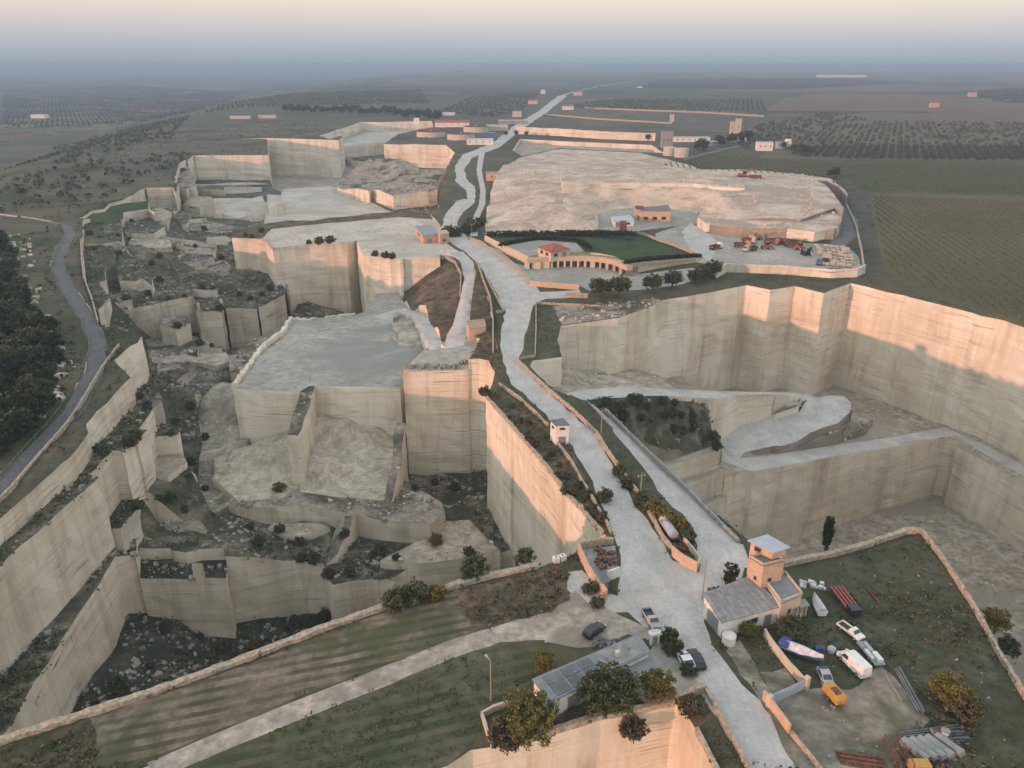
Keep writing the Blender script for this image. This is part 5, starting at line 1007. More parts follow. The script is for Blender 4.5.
o = thing('yard_gate', 'sliding sheet metal gate standing open at the yard entrance', 'gate', (788, 697), (803, 690)); MB().box(-3.4, 3.2, -.05, .05, .15, 1.9).build('panel', 'pale_sheet', o); MB().box(3.2, 3.8, -.35, .35, 0, 2.3).build('pillar', 'cream_plaster', o); MB().box(-4., -3.4, -.35, .35, 0, 2.).build('pillar', 'cream_plaster', o)
lowwall('low stone wall on the rim of the bottom pit below the white warehouse', [(505, 746, 0), (535, 736.5, 0), (556, 730.5, 0), (600, 716.5, 0), (640, 709.5, 0), (674, 702.5, 0)], .6, .8)
lowwall('short wall closing the warehouse yard towards the road', [(677, 702, 0), (690, 696, 0), (704, 690, 0)], 1.2, .9)
lowwall('stone wall on the left edge of the road beside the bottom pit', [(704, 690, 0), (718, 714, 0), (733, 742, 0), (748, 770, 0)], .9, .5)
lowwall('broken stone wall on the right rim of the bottom pit', [(696, 731, 0), (706, 748, 0), (718, 772, 0)], .6, .5, rag=.25)
lowwall('pale L shaped wall in the grass left of the broad green tree', [(508, 706, 0), (494, 711, 0), (482, 717, 0), (487, 733, 0), (492, 747, 0)], 1., .4, 'cream_plaster', rag=.1)
# planter trough and the old tank at the junction
lowwall('sunlit end wall of the overgrown trough pointing at the junction', [(672, 556, 0), (682, 564, 0), (697, 572, 0)], 2.1, .35, 'pink_plaster', rag=.03)
lowwall('short return wall on the lane side of the overgrown trough', [(697, 571, 0), (699, 563, 0), (692, 553, 0), (682, 541, 0)], 1.4, .3, 'cream_plaster', rag=.04)
o = thing('tank_trailer', 'long rust streaked cylindrical tank lying in the overgrown trough beside the parapet', 'tank', (668, 533), (660, 521), 0)
MB().loft([[(x, math.cos(t) * r, 1.35 + math.sin(t) * r) for t in [i * math.pi / 9 for i in range(18)]] for x, r in ((-3.1, .5), (-2.95, .95), (2.95, .95), (3.1, .5))]).build('tank_shell', 'silver_paint', o)
MB().box(-2.6, -2.2, -.8, .8, 0, .9).box(2.2, 2.6, -.8, .8, 0, .9).build('saddle', 'rust', o)
pile('scrap_heap', 'heap of dark scrap metal below the rust streaked tank in the trough', 'scrap', 679, 549, [(random.uniform(-2, 2), random.uniform(-1, 1), random.uniform(0, .5), random.uniform(.3, 1.4), random.uniform(.1, .5), random.uniform(.1, .5), random.uniform(0, 3)) for _ in range(24)], mat='rust')
pile('scrap_heap', 'heap of broken masonry inside the ruined shed', 'rubble heap', 606, 562, [(random.uniform(-2, 2), random.uniform(-3, 3), .5 + random.uniform(0, .5), random.uniform(.3, 1.2), random.uniform(.2, .8), random.uniform(.15, .5), random.uniform(0, 3)) for _ in range(36)], mat='rust')
pile('scrap_heap', 'heap of tyres and scrap behind the white warehouse roof', 'scrap', 605, 644, [(random.uniform(-2, 2), random.uniform(-1, 1), random.uniform(0, .5), random.uniform(.3, 1.4), random.uniform(.1, .5), random.uniform(.1, .5), random.uniform(0, 3)) for _ in range(20)], mat='dark_roof')
# machine yard
for i, (x, y, x2, y2, k, c, lb) in enumerate([
    (742, 247, 748, 247, 'truck', 'yellow_paint', 'yellow tipper truck at the left end of the machine yard'), (749, 243, 755, 244, 'truck', 'silver_paint', 'grey tipper truck behind the yellow one in the machine yard'),
    (767, 249, 773, 249, 'loader', 'red_paint', 'dark red wheel loader in the front row of the machine yard'), (772, 244, 779, 245, 'truck', 'red_paint', 'long red truck behind the wheel loader in the machine yard'),
    (783, 244, 788, 246, 'truck', 'rust', 'rust coloured truck right of the long red truck'), (794, 247, 801, 247, 'truck', 'dark_paint', 'dark blue truck in the middle of the machine yard'),
    (800, 250, 805, 251, 'loader', 'red_paint', 'bright red wheel loader in front of the dark blue truck'), (806, 255, 811, 257, 'excavator', 'dark_paint', 'black excavator nearest the stone pallets'),
    (754, 240, 759, 241, 'excavator', 'yellow_paint', 'small yellow excavator at the back of the machine yard'), (716, 249, 721, 248, 'truck', 'white_paint', 'white truck at the entrance of the machine yard'),
    (750, 251, 744, 252, 'truck', 'pale_sheet', 'pale blue truck in front of the yellow tipper'), (822, 264, 817, 266, 'truck', 'blue_paint', 'blue truck among the stone pallets'),
    (743, 178, 752, 178, 'excavator', 'red_paint', 'red excavator on the far rim of the spoil mound'), (757, 180, 764, 180, 'truck', 'silver_paint', 'grey truck on the far rim of the spoil mound')]):
    car('tipper_truck' if k == 'truck' else 'wheel_loader' if k == 'loader' else 'excavator', lb, k, (x, y), (x2, y2), k, c, sc=1.15 if y > 200 else 1.8, z=0 if y > 200 else 3.5, group='machines in the machine yard' if y > 200 else None)
k0 = None; n = 0
for i in range(7):
    for j in range(6):
        x, y = 816 + i * 5.2 + j * 1.2 + random.uniform(-1, 1), 247 + j * 3.6 + i * .5
        if x > 855 - (270 - y) * .2 or random.random() < .15: continue
        q = P(x, y, 0)
        if k0 is None:
            k0 = MB().box(-1., 1., -.8, .8, .15, 1.5).box(-1.05, 1.05, -.85, -.5, 0, .15).box(-1.05, 1.05, .5, .85, 0, .15).build('stone_pallet', 'pale_stone', loc=q, bevel=.06); tag(k0, 'pallet of pale cut stone at the right end of the machine yard', 'pallet', 'stone pallets in the machine yard')
        else: dup(k0, q, random.choice((0, 1.57)) + random.uniform(-.1, .1), (1, 1, random.uniform(.7, 1.4)))
# cut blocks in the junk yard above the lit block
k1 = None
for i in range(26):
    x = 407 + i * 2.35 + random.uniform(-1, 1); y = 368.5 - (i > 22) * 4 + random.uniform(-1.5, .5); q = P(x, y, -3.5)
    if k1 is None: k1 = MB().box(-.7, .7, -.5, .5, -.1, 1.).build('cut_block', 'grey_stone', loc=q, bevel=.08); tag(k1, 'rough cut stone block on the edge of the flat yard above the pink lit face', 'stone block', 'cut blocks above the pink lit face')
    else: dup(k1, q, random.uniform(0, 3), (random.uniform(.6, 1.5), random.uniform(.7, 1.4), random.uniform(.6, 1.5)))

# ------------------------------------------------------------------ trees and shrubs
def leaves(centers, radii, per, size, flat_=.75):
    """loose leaf faces in clumps"""
    k = len(centers); C = np.repeat(np.asarray(centers), per, 0); r = np.repeat(np.asarray(radii), per)
    d = rng.normal(size=(k * per, 3)); d /= np.linalg.norm(d, axis=1)[:, None]; pos = C + d * (r * rng.random(k * per) ** .4)[:, None] * np.array([1, 1, flat_])
    u = rng.normal(size=(k * per, 3)); u /= np.linalg.norm(u, axis=1)[:, None]; w = np.cross(u, rng.normal(size=(k * per, 3))); w /= np.linalg.norm(w, axis=1)[:, None]
    s = size * rng.uniform(.6, 1.3, k * per)[:, None]; return np.stack([pos - u * s - w * s * .5, pos + u * s - w * s * .5, pos + u * s * .7 + w * s * .6, pos - u * s * .7 + w * s * .6], 1)
def hedge(label, pts, h, w, n):
    C = [Vector(P(*p)) for p in pts]; c = []
    for _ in range(n):
        i = random.randrange(len(C) - 1); q = C[i].lerp(C[i + 1], random.random()) - C[0]; c.append((q.x + random.uniform(-w, w) / 2, q.y + random.uniform(-w, w) / 2, q.z + random.uniform(.1, h)))
    o = fastmesh('hedge', leaves(c, rng.uniform(.5, 1., n), 14, .3), 4, 'hedge_leaf', loc=C[0]); tag(o, label, 'hedge')
hedge('long dark hedge between the lawn and the foot of the spoil mound', [(487, 236, 4), (560, 235, 4), (600, 235, 4), (634, 236, 4)], 2.2, 3, 900)
hedge('dark hedge curving behind the villa terrace', [(500, 246, 4), (520, 242, 4), (545, 239, 4), (578, 241, 4), (590, 249, 4)], 1.6, 2, 420)
hedge('dark hedge along the lower edge of the lawn above the curved wall', [(626, 265, 4), (645, 261, 3.3), (672, 259, 2), (700, 257, .7)], 1.6, 2.2, 500)
def crown(rx, rz, zc, n, per, size, cr, low=-.6):
    c = []
    while len(c) < n:
        d = rng.normal(size=3); d /= np.linalg.norm(d); q = rng.random() ** .45
        if d[2] * q < low: continue
        k = 1 + .25 * float(vnoise(d[0] * 2 + n, d[1] * 2, d[2] * 2)); c.append((d[0] * q * rx * k, d[1] * q * rx * k, zc + d[2] * q * rz * k))
    return leaves(c, rng.uniform(.6, 1.2, n) * cr, per, size)
def trunk(h, r, rx, zc, o, limbs=5):
    m = MB(); m.tube((0, 0, -.4), (.05 * h, 0, h), r, r * .6, n=8, cap=False)
    for i in range(limbs):
        t = i * 2.4 + random.random(); e = (math.cos(t) * rx * .6, math.sin(t) * rx * .6, zc + random.uniform(-.1, .3) * rx); b = (.05 * h, 0, h * random.uniform(.7, 1.)); m.tube(b, e, r * .5, r * .15, n=6, cap=False)
    m.build('trunk', 'bark', o)
PR = {}
def mktree(key, name, rx, rz, zc, n, per, size, cr, mat, tr=.2, th=None, low=-.6, label='', cat='tree', loc=(0, 0, 0)):
    o = empty(name, loc, 0, label, cat); fastmesh('crown', crown(rx, rz, zc, n, per, size, cr, low), 4, mat, o); trunk(th or zc * .6, tr, rx, zc, o); PR[key] = o; return o
used = set()
def plant(key, px, py, s, label, z=None, cat=None, group=None, pos=None, sz=None):
    q = pos if pos is not None else G0(px, py, z); rz = random.uniform(0, 6.28); o = PR[key]
    if key not in used: used.add(key); o.location = q; o.rotation_euler[2] = rz; o['label'] = label
    else: o = dup(o, q, rz, label=label)
    o.scale = (s, s, s * (sz or 1))
    if group: o['group'] = group
    if cat: o['category'] = cat
    return o
mktree('broad', 'broad_tree', 4.2, 3., 3.9, 260, 34, .17, .75, 'pine_leaf', .28)
mktree('broad2', 'broad_tree', 4.2, 3., 3.7, 220, 34, .17, .75, 'yellow_green_leaf', .28)
mktree('yellow', 'autumn_tree', 3., 2.7, 3.3, 150, 30, .16, .65, 'yellow_leaf', .2)
mktree('cypress', 'cypress', .85, 3.9, 4.3, 300, 30, .13, .42, 'dark_leaf', .14, 1.5, -2)
mktree('conifer', 'conifer', 1.6, 3.2, 3.3, 90, 26, .16, .5, 'hedge_leaf', .16, 4.5, -2)
mktree('olive', 'olive_tree', 2.6, 1.7, 2.6, 60, 16, .24, .75, 'olive_leaf', .22)
mktree('bush', 'shrub', 1.5, 1.1, .9, 90, 30, .12, .38, 'scrub_leaf', .08, .8, -.9, cat='shrub')
mktree('bushy', 'shrub', 1.5, 1.1, .9, 60, 24, .13, .42, 'yellow_leaf', .08, .8, -.9, cat='shrub')
mktree('bushb', 'shrub', 1.5, 1.2, .9, 110, 30, .11, .36, 'brown_leaf', .08, .8, -.9, cat='shrub')
mktree('wood', 'woodland_tree', 3.6, 2.8, 3.6, 90, 18, .3, .9, 'dark_leaf', .2)
mktree('wood2', 'woodland_tree', 3.4, 2.6, 3.4, 90, 18, .3, .9, 'scrub_leaf', .2)
mktree('far', 'pine_tree', 4., 4.5, 6., 36, 10, .7, 1.3, 'dark_leaf', .3)
plant('broad', 607, 712, 1., 'largest dark green tree in front of the white warehouse', 0)
plant('broad2', 529, 736, .95, 'broad olive green tree left of the white warehouse on the pit rim', 0)
plant('yellow', 658, 701, .85, 'autumn yellow tree at the right end of the warehouse', 0)
plant('bushb', 507, 745, 1.8, 'brown leafed shrub left of the broad olive green tree, hanging over the pit rim', 0)
plant('bushb', 690, 712, 1.2, 'brown shrub on the corner of the bottom pit', 0)
plant('bushb', 632, 731, 1.35, 'dark round shrub clinging to the orange lit face of the bottom pit', pos=(P(632, 735, -3)[0], P(632, 735, -3)[1] - .2, -3))
plant('cypress', 825, 551, .95, 'slim cypress standing at the foot of the pale pit wall', 0)
plant('conifer', 729, 588, .85, 'ragged conifer behind the speckled shed', 0)
plant('broad', 792, 638, .62, 'dense bush in front of the farmhouse wing', 0, sz=.8)
plant('broad2', 748, 636, .38, 'small light green tree in front of the speckled shed', 0)
plant('broad', 558, 690, .3, 'small tree against the rear of the warehouse end', 0)
plant('yellow', 545, 672, .6, 'low yellow bush behind the left end of the warehouse', 0)
plant('bush', 668, 641, 1.1, 'green bush beside the warehouse gate, the upper of two', 0); plant('bush', 673, 652, 1.1, 'green bush below the warehouse gate, the lower of two', 0); plant('bush', 688, 674, .9, 'bush on the warehouse verge below the parked cars', 0)
plant('yellow', 950, 703, 1., 'autumn bush in the lower right of the scrap yard, the upper one', 0, sz=.7); plant('bushb', 964, 718, 1.5, 'brownish bush just below the autumn bush in the scrap yard', 0)
plant('yellow', 994, 632, .8, 'orange brown tree beyond the right boundary wall', -8); plant('bush', 1008, 652, 1.3, 'green bush below the orange brown tree at the right edge', -10)
for i, (x, y, s) in enumerate([(600, 297, 1.), (619, 296, 1.05), (652, 292, .95), (672, 288, .95), (703, 281, .9), (712, 277, .95), (695, 284, .8)]):
    plant('broad', x, y, s, ['first', 'second', 'third', 'fourth', 'sixth', 'seventh', 'fifth'][i] + ' dark tree from the left in the row below the villa court', 0, group='trees below the villa court', sz=1.1)
for i, (x, y, k) in enumerate([(641, 503, 0), (648, 510, 0), (655, 515, 1), (663, 520, 1), (671, 527, 1), (679, 534, 1), (686, 540, 0), (628, 487, 0), (620, 476, 0)]):
    plant('bushy' if k else 'bush', x, y, 1.25 + .3 * k, 'leafy shrub in the overgrown strip between parapet and lane, number %s from its upper end' % ['3', '4', '5', '6', '7', '8', '9', '2', '1'][i], 0, group='shrubs between parapet and lane')
for i, (x, y, s, k, lb) in enumerate([(395, 607, 1.5, 'bush', 'green bush on the field parapet below the left cut block'), (414, 600, 1.7, 'bush', 'dark bush at the parapet, left of the brown topped block'), (437, 598, 1.3, 'bushy', 'yellow bush growing through the field parapet'), (474, 575, 1.7, 'bush', 'round grey green bush in front of the brown topped block'),
    (296, 629, 1.5, 'bushb', 'orange brown bush above the ploughed field parapet'), (325, 620, 1.4, 'bushb', 'brown bush right of the orange brown one above the parapet'), (255, 650, 1.2, 'bushy', 'pale dry bush at the parapet over the dark pit'),
    (280, 492, 1.4, 'bushy', 'yellow bush alone on the foot of the left sand heap'), (604, 502, 1.3, 'bush', 'bush on the rim of the pink lit cliff near its lower end'), (569, 501, 1.4, 'bush', 'bush hanging over the rim in the middle of the pink lit cliff'),
    (484, 395, 1.2, 'bushb', 'brown bush at the corner where the pink faces meet'), (436, 545, 1.4, 'bushy', 'yellowish bush in the hollow left of the brown topped block'), (525, 561, 1.2, 'bush', 'bush at the foot of the pink lit cliff'), (716, 598, 1., 'bush', 'small bush at the foot of the tall bare pole'),
    (320, 244, 1.8, 'bushb', 'brown bush on the rim of the big sunlit block, the left one'), (331, 243, 1.8, 'bushb', 'brown bush on the rim of the big sunlit block, the right one'), (590, 592, 1., 'bush', 'small bush beside the pink ruined wall'), (597, 606, .9, 'bush', 'tuft at the end of the pink ruined wall')]):
    plant(k, x, y, s, lb, 0 if y < 400 or y > 560 and k != 'x' and x > 380 else None)
# bushes through the old workings
vb = [(141, 398), (148, 408), (100, 450), (104, 456), (137, 478), (160, 282), (152, 265), (118, 290), (126, 300), (168, 300), (150, 296), (185, 298), (203, 292), (214, 296), (120, 255), (160, 258), (130, 240), (200, 345), (212, 347), (180, 342), (225, 345), (240, 296), (250, 300), (262, 296), (270, 290), (160, 500), (172, 505), (185, 515), (150, 510), (205, 490), (190, 480), (140, 520), (330, 590), (318, 600), (308, 612), (345, 540), (300, 545), (280, 535), (250, 530), (260, 545),
      (315, 300), (205, 232), (196, 250), (222, 262), (90, 235), (95, 250), (118, 236), (132, 222), (385, 258), (375, 256), (392, 262), (262, 232), (246, 236), (252, 238), (470, 575), (176, 425), (190, 412), (205, 440), (175, 455), (190, 465), (415, 490), (435, 485), (455, 490), (380, 555), (396, 560), (350, 575), (246, 640), (222, 652), (200, 640), (180, 655), (150, 668), (120, 690), (165, 630)]
for i, (x, y) in enumerate(vb):
    plant('bush' if i % 4 else 'bushb', x, y, random.uniform(.7, 1.5), 'dark shrub growing on the ledges and floors of the old left hand workings', group='shrubs in the old workings', cat='shrub')
for i in range(34):
    t = random.random(); x = 600 + 118 * t; y = np.interp(t, [0, .4, .8, 1], [401, 402, 410, 440]) + random.uniform(0, 1) * np.interp(t, [0, .4, 1], [8, 40, 26])
    plant('bush', x, y, random.uniform(.6, 1.4), 'dark green shrub on the steep embankment below the curved pit road', group='shrubs on the pit embankment')
for i in range(30):
    t = random.random(); q = random.uniform(0, 1); x = np.interp(t, [0, .3, .6, 1], [490, 525, 560, 604]) + q * 9; y = np.interp(t, [0, .3, .6, 1], [398, 436, 480, 530]) - q * 7
    plant('bushb' if i % 3 else 'bush', x, y, random.uniform(.35, .8), 'low brown brush on the cliff top strip beside the main road', 0, group='brush on the cliff top strip', cat='shrub')
# wooded slope at far left
n = 0
while n < 190:
    x, y = random.uniform(-30, 75), random.uniform(235, 470)
    e = np.interp(y, [235, 300, 340, 380, 420, 470], [20, 42, 66, 72, 52, 5])
    if x > e - 12 + random.uniform(-8, 5): continue
    q = P(x, y, -18); z, _ = gz(q[0], q[1])
    for _k in range(4): q = P(x, y, float(z[0])); z, _ = gz(q[0], q[1])
    plant('wood' if random.random() < .6 else 'wood2', 0, 0, random.uniform(.6, 1.15), 'dark tree in the dense wood falling away left of the asphalt road', pos=(q[0], q[1], float(z[0]) - .3), group='trees of the left hand wood', cat='tree'); n += 1
# pine row
for i in range(70):
    x = 285 + 155 * i / 69 + random.uniform(-1.5, 1.5); y = np.interp(x, [285, 360, 440], [112.5, 114.5, 121]) + random.uniform(-3.5, 1)
    plant('far', 0, 0, random.uniform(.9, 1.5), 'dark pine in the long row beyond the back quarry', pos=P(x, y, 0), group='pines beyond the back quarry', cat='tree')
for i in range(34):
    t = random.random(); x = 695 + 58 * t + random.uniform(-3, 3); y = 152 - 14 * t + random.uniform(-3, 1.5)
    plant('far', 0, 0, random.uniform(.7, 1.1), 'dark tree in the clump between the silos and the white houses', pos=P(x, y, 0), group='trees by the silos', cat='tree')
for i in range(30):
    x, y = random.choice([(792, 150), (830, 178), (560, 92), (590, 88), (505, 137), (640, 140), (955, 66), (800, 155), (450, 236), (462, 232), (470, 225), (516, 136)]); x += random.uniform(-12, 12); y += random.uniform(-1, 1)
    plant('far' if y < 200 else 'bush', 0, 0, random.uniform(.5, .9) if y < 200 else 2.4, 'scattered dark tree by a far roadside or farm', pos=P(x, y, 0), group='scattered far trees', cat='tree')
# groves: the nearest olive trees one by one, the rest as one mass
OL = []
def grove(px, sx, sy, ang, jit=.8):
    W = np.array([P(*p, 0)[:2] for p in px]); c = W.mean(0); R_ = np.abs(W - c).max() * 1.5; g = np.arange(-R_, R_, 1)
    gx, gy = np.meshgrid(np.arange(-R_, R_, sx), np.arange(-R_, R_, sy)); ca, sa = math.cos(ang), math.sin(ang)
    X = c[0] + gx * ca - gy * sa + rng.normal(size=gx.shape) * jit; Y = c[1] + gx * sa + gy * ca + rng.normal(size=gx.shape) * jit
    m = pip(W, X.ravel(), Y.ravel()); return np.stack([X.ravel()[m], Y.ravel()[m]], 1)
g1 = grove([(787, 156), (800, 132), (870, 122), (1060, 124), (1060, 163), (850, 160)], 10.5, 10.5, .35, .45)
g1 = g1[np.argsort(g1[:, 1])]
near, rest = g1[:300], [g1[300:]]
for x, y in near:
    if rng.random() < .06: continue
    plant('olive', 0, 0, random.uniform(.95, 1.25), 'olive tree in the front rows of the big grove on the right', pos=(x, y, -.1), group='olive trees of the right hand grove', cat='olive tree')
for gsp in ([(0, 108), (0, 84), (120, 78), (240, 84), (190, 104)], [(60, 200), (110, 168), (180, 150), (200, 160), (150, 178), (90, 205)], [(735, 150), (755, 125), (830, 112), (870, 121), (800, 131), (787, 152)], [(440, 112), (470, 98), (540, 93), (520, 112), (490, 118)], [(560, 108), (600, 100), (760, 100), (770, 112), (640, 110)], [(0, 150), (60, 118), (190, 112), (170, 140), (60, 165)], [(0, 215), (0, 185), (70, 165), (110, 160), (90, 185), (50, 212)], [(200, 110), (230, 95), (420, 90), (430, 104), (285, 106)], [(640, 88), (660, 80), (860, 78), (900, 84), (780, 90)], [(965, 92), (1010, 88), (1060, 90), (1060, 104), (1000, 103)]):
    rest.append(grove(gsp, 10.5, 10.5, .3 + len(rest) * .2, .5))
rest = np.concatenate(rest); print('grove mass', len(rest))
if len(rest) > 22000: rest = rest[rng.permutation(len(rest))[:22000]]
def blobs(XY, r, h, zc, n=14, mat='olive_leaf', name='olive_grove', s=.8):
    z, _ = gz(XY[:, 0], XY[:, 1]); k = len(XY); d = rng.normal(size=(k, n, 3)); d /= np.linalg.norm(d, axis=2)[..., None]; d[..., 2] = np.abs(d[..., 2])
    c = np.stack([XY[:, 0], XY[:, 1], z + zc], 1)[:, None, :] + d * np.array([r, r, h]) * rng.uniform(.6, 1.1, (k, n, 1)); u = rng.normal(size=(k, n, 3)); u /= np.linalg.norm(u, axis=2)[..., None]; w = np.cross(u, d); w /= np.linalg.norm(w, axis=2)[..., None] + 1e-6
    q = np.stack([c - u * s - w * s, c + u * s - w * s, c + u * s + w * s, c - u * s + w * s], 2); return fastmesh(name, q.reshape(-1, 3), 4, mat)
tag(blobs(rest, 2.3, 1.8, 1.4, 9, s=1.2), 'mass of olive trees filling the far groves in rows', 'olive grove', kind='stuff')
v = grove([(872, 197), (1100, 204), (1110, 355), (1024, 324), (905, 280), (886, 262)], 1.5, 4.2, 1.38, .2)
tag(blobs(v, .45, .35, .4, 3, 'vine_leaf', 'vineyard', .24), 'rows of brown autumn vines across the large right hand field', 'vineyard', kind='stuff')
v = grove([(660, 170), (702, 153), (790, 161), (850, 164), (1060, 168), (1060, 196), (866, 190), (848, 181), (760, 177)], 1.8, 5., 1.45, .2)
tag(blobs(v, .5, .35, .4, 3, 'grass_leaf', 'vineyard', .28), 'rows of greener vines in the strip behind the spoil mound', 'vineyard', kind='stuff')

# ------------------------------------------------------------------ ground cover and stones
def sample(n, mats, x0, x1, y0, y1, thr=-.1, fs=.08, s=0, bias=1.6):
    Y = y0 + (y1 - y0) * rng.random(n) ** bias; X = rng.uniform(-1, 1, n) * (Y * .72 + 25); k = (X > x0) & (X < x1); X, Y = X[k], Y[k]
    z, o = gz(X, Y); ok = np.array([r['mat'] in mats for r in REG])[o] & (fbm(X * fs, Y * fs, s=s) + rng.normal(size=len(X)) * .15 > thr); return X[ok], Y[ok], z[ok]
def tufts(name, label, cat, mat, X, Y, z, per, r, size, up=.5):
    C = np.stack([X, Y, z + r * .3], 1); k = len(C); sc = (rng.uniform(.5, 1.6, k) * (1 + Y / 500)); q = leaves(C, sc * r, per, size, up); q = C.repeat(per, 0)[:, None, :] + (q - C.repeat(per, 0)[:, None, :]) * 1.; tag(fastmesh(name, q.reshape(-1, 3), 4, mat), label, cat, kind='stuff')
X, Y, z = sample(60000, ('scrub_ground', 'dark_floor', 'wood_floor'), -250, 230, 60, 520, -.15); tufts('scrub', 'dark green scrub covering the floors and ledges of the old workings', 'scrub', 'scrub_leaf', X, Y, z, 8, .9, .3)
X, Y, z = sample(30000, ('dry_scrub', 'hill_ground', 'plain_ground', 'yard_grass'), -250, 260, 70, 620, -.05, s=4); tufts('dry_grass', 'brown dry grass and low scrub on banks and slopes', 'dry grass', 'vine_leaf', X, Y, z, 6, .6, .24)
X, Y, z = sample(26000, ('dry_scrub', 'yard_grass', 'green_plot'), -250, 260, 68, 330, .1, s=9, bias=1.3); tufts('weeds', 'green weeds scattered over fields and yards', 'weeds', 'grass_leaf', X, Y, z, 6, .45, .16, .35)
X, Y, z = sample(26000, ('dry_scrub',), -60, 40, 90, 420, -.3, s=14, bias=1.2); tufts('brown_brush', 'rusty brown brush on the steep banks beside the ramp and the cliff top', 'brush', 'brown_leaf', X, Y, z, 6, .7, .24)
X, Y, z = sample(6000, ('hill_ground',), -420, -60, 120, 1300, -.25, .02, s=40, bias=1.); tag(blobs(np.stack([X, Y], 1), 1., .7, .4, 7, 'scrub_leaf', 'hillside_scrub', .42), 'dark low scrub dotted over the brown hillside at upper left', 'scrub', kind='stuff')
def stones(name, label, mats, n, s0, s1, thr, sd, x0=-260, x1=260, y0=60, y1=650, mat='grey_stone', box=None):
    X, Y, z = sample(n, mats, x0, x1, y0, y1, thr, .12, sd)
    if box is not None:
        m = pip(np.array([P(*b)[:2] for b in box]), X, Y); X, Y, z = X[m], Y[m], z[m]
    k = len(X)
    if not k: return
    s = s0 + (s1 - s0) * rng.random(k) ** 3; s = s * (1 + Y / 400); b = np.array([[-1, -1, -1], [1, -1, -1], [1, 1, -1], [-1, 1, -1], [-1, -1, 1], [1, -1, 1], [1, 1, 1], [-1, 1, 1]], float) * .5
    V = b[None] * rng.uniform(.6, 1.3, (k, 1, 3)) * (1 + rng.uniform(-.3, .3, (k, 8, 3))) * s[:, None, None]; t = rng.uniform(0, 6.28, k); ct, st = np.cos(t)[:, None], np.sin(t)[:, None]; tl = rng.uniform(-.5, .5, (k, 1))
    x = V[..., 0] * ct - V[..., 1] * st; y = V[..., 0] * st + V[..., 1] * ct; zz = V[..., 2] * .8 + x * tl; V = np.stack([x + X[:, None], y + Y[:, None], zz + z[:, None] + (s * .15)[:, None]], -1)
    f = np.array([(0, 3, 2, 1), (4, 5, 6, 7), (0, 1, 5, 4), (1, 2, 6, 5), (2, 3, 7, 6), (3, 0, 4, 7)]); tag(fastmesh(name, V[:, f].reshape(-1, 3), 4, mat), label, 'rubble', kind='stuff')
stones('rubble', 'grey limestone rubble scattered over the old quarry floors', ('rubble_ground', 'scrub_ground', 'dark_floor'), 60000, .18, .95, -.05, 21)
stones('pale_rubble', 'pale broken stone lying on rock shelves and terraces', ('rubble_ground', 'pale_rock', 'pale_spoil', 'pit_dirt'), 26000, .15, .8, .05, 33, mat='pale_stone')
stones('pale_outcrop', 'pale limestone outcrops between the wood and the left asphalt road', ('hill_ground', 'wood_floor', 'plain_ground'), 30000, .2, 1.1, -.2, 51, -330, -60, 100, 420, 'pale_stone', [(0, 235), (30, 235), (45, 300), (60, 340), (78, 372), (62, 400), (40, 425), (30, 415), (52, 380), (48, 350), (15, 290), (0, 270)])
stones('yard_litter', 'small litter and stones strewn over the scrap yard', ('yard_grass', 'yard_dirt'), 2600, .06, .35, .15, 61, 20, 90, 70, 140, 'grey_stone')
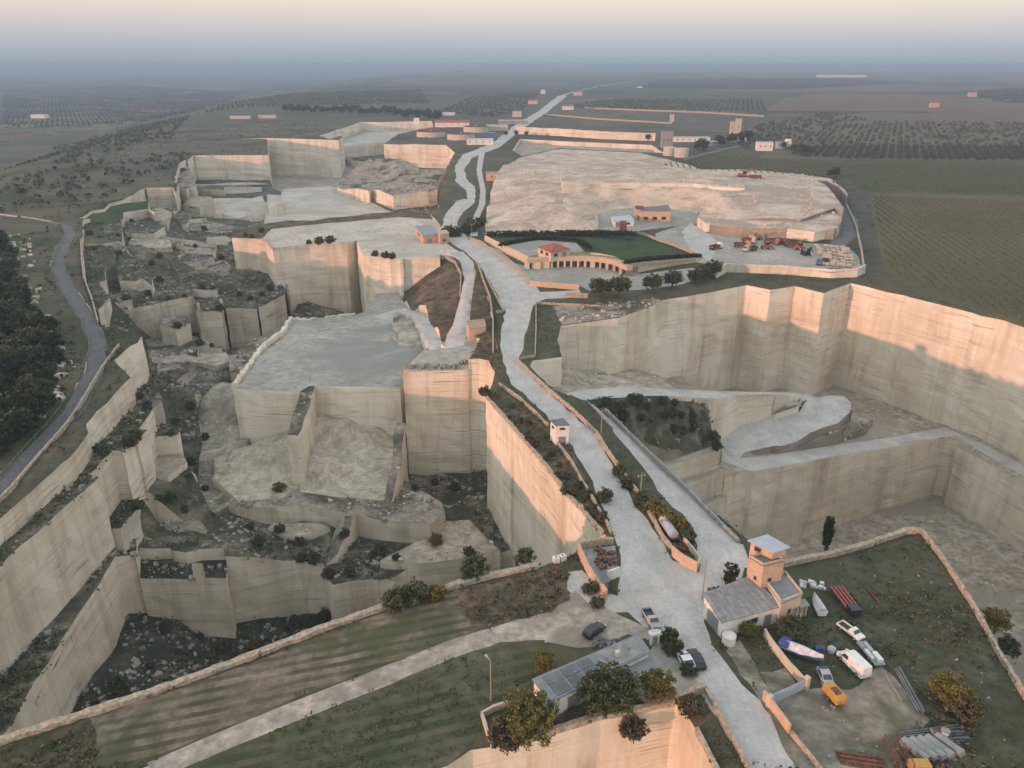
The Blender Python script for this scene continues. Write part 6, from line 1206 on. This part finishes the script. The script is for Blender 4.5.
#@@OBJ1@@
# ------------------------------------------------------------------ air, sky and sun
SKYB = .8
SUN = Vector((-.78, -.625, 0)).normalized(); EL = R(6.8)
hz = MB().box(-60000, 60000, -4000, 70000, -72.5, 87.5).build('haze', 'tyre'); hz.data.materials.clear()
hm = D.materials.new('haze_air'); hm.use_nodes = True; nt = hm.node_tree; nt.nodes.clear()
ou = nt.nodes.new('ShaderNodeOutputMaterial'); pv = nt.nodes.new('ShaderNodeVolumePrincipled')
pv.inputs['Color'].default_value = (.35, .49, .65, 1); pv.inputs['Density'].default_value = .00019; pv.inputs['Anisotropy'].default_value = 0.
nt.links.new(pv.outputs[0], ou.inputs['Volume']); hz.data.materials.append(hm); tag(hz, kind='stuff')
w = D.worlds.new('World'); SC.world = w; w.use_nodes = True; nt = w.node_tree; bg = nt.nodes['Background']
sky = nt.nodes.new('ShaderNodeTexSky'); sky.sky_type = 'NISHITA'; sky.sun_disc = False; sky.sun_elevation = EL
sky.sun_rotation = math.atan2(SUN.x, SUN.y) % (2 * math.pi); sky.air_density = 1.; sky.dust_density = 2.; sky.ozone_density = 1.5
tc = nt.nodes.new('ShaderNodeTexCoord'); sx = nt.nodes.new('ShaderNodeSeparateXYZ'); nt.links.new(tc.outputs['Generated'], sx.inputs[0])
gr = ramp(nt, sx.outputs[2], [(0, (.29, .35, .43)), (.012, (.35, .4, .49)), (.03, (.46, .47, .54)), (.05, (.62, .55, .56)), (.069, (.75, .65, .58)), (.085, (.84, .75, .65)), (.3, (1.05, 1.03, 1.02)), (1, (.8, .87, .95))])
sc_ = nt.nodes.new('ShaderNodeVectorMath'); sc_.operation = 'SCALE'; nt.links.new(gr, sc_.inputs[0]); sc_.inputs[3].default_value = SKYB / .15
nt.links.new(mix(nt, .8, sky.outputs[0], sc_.outputs[0]), bg.inputs[0]); bg.inputs[1].default_value = .15
sl = D.lights.new('sun', 'SUN'); sl.energy = 2.1; sl.angle = R(.6); sl.color = (1, .46, .32)
so = D.objects.new('sun', sl); COL.objects.link(so)
dv = Vector((SUN.x * math.cos(EL), SUN.y * math.cos(EL), math.sin(EL))); so.rotation_euler = dv.to_track_quat('Z', 'Y').to_euler(); so.location = (0, 0, 300)
SC.view_settings.view_transform = 'Standard'; SC.view_settings.look = 'None'; SC.view_settings.gamma = 1; SC.view_settings.exposure = .7
SC.cycles.use_denoising = True; SC.cycles.volume_bounces = 1; SC.cycles.max_bounces = 5; SC.cycles.diffuse_bounces = 4
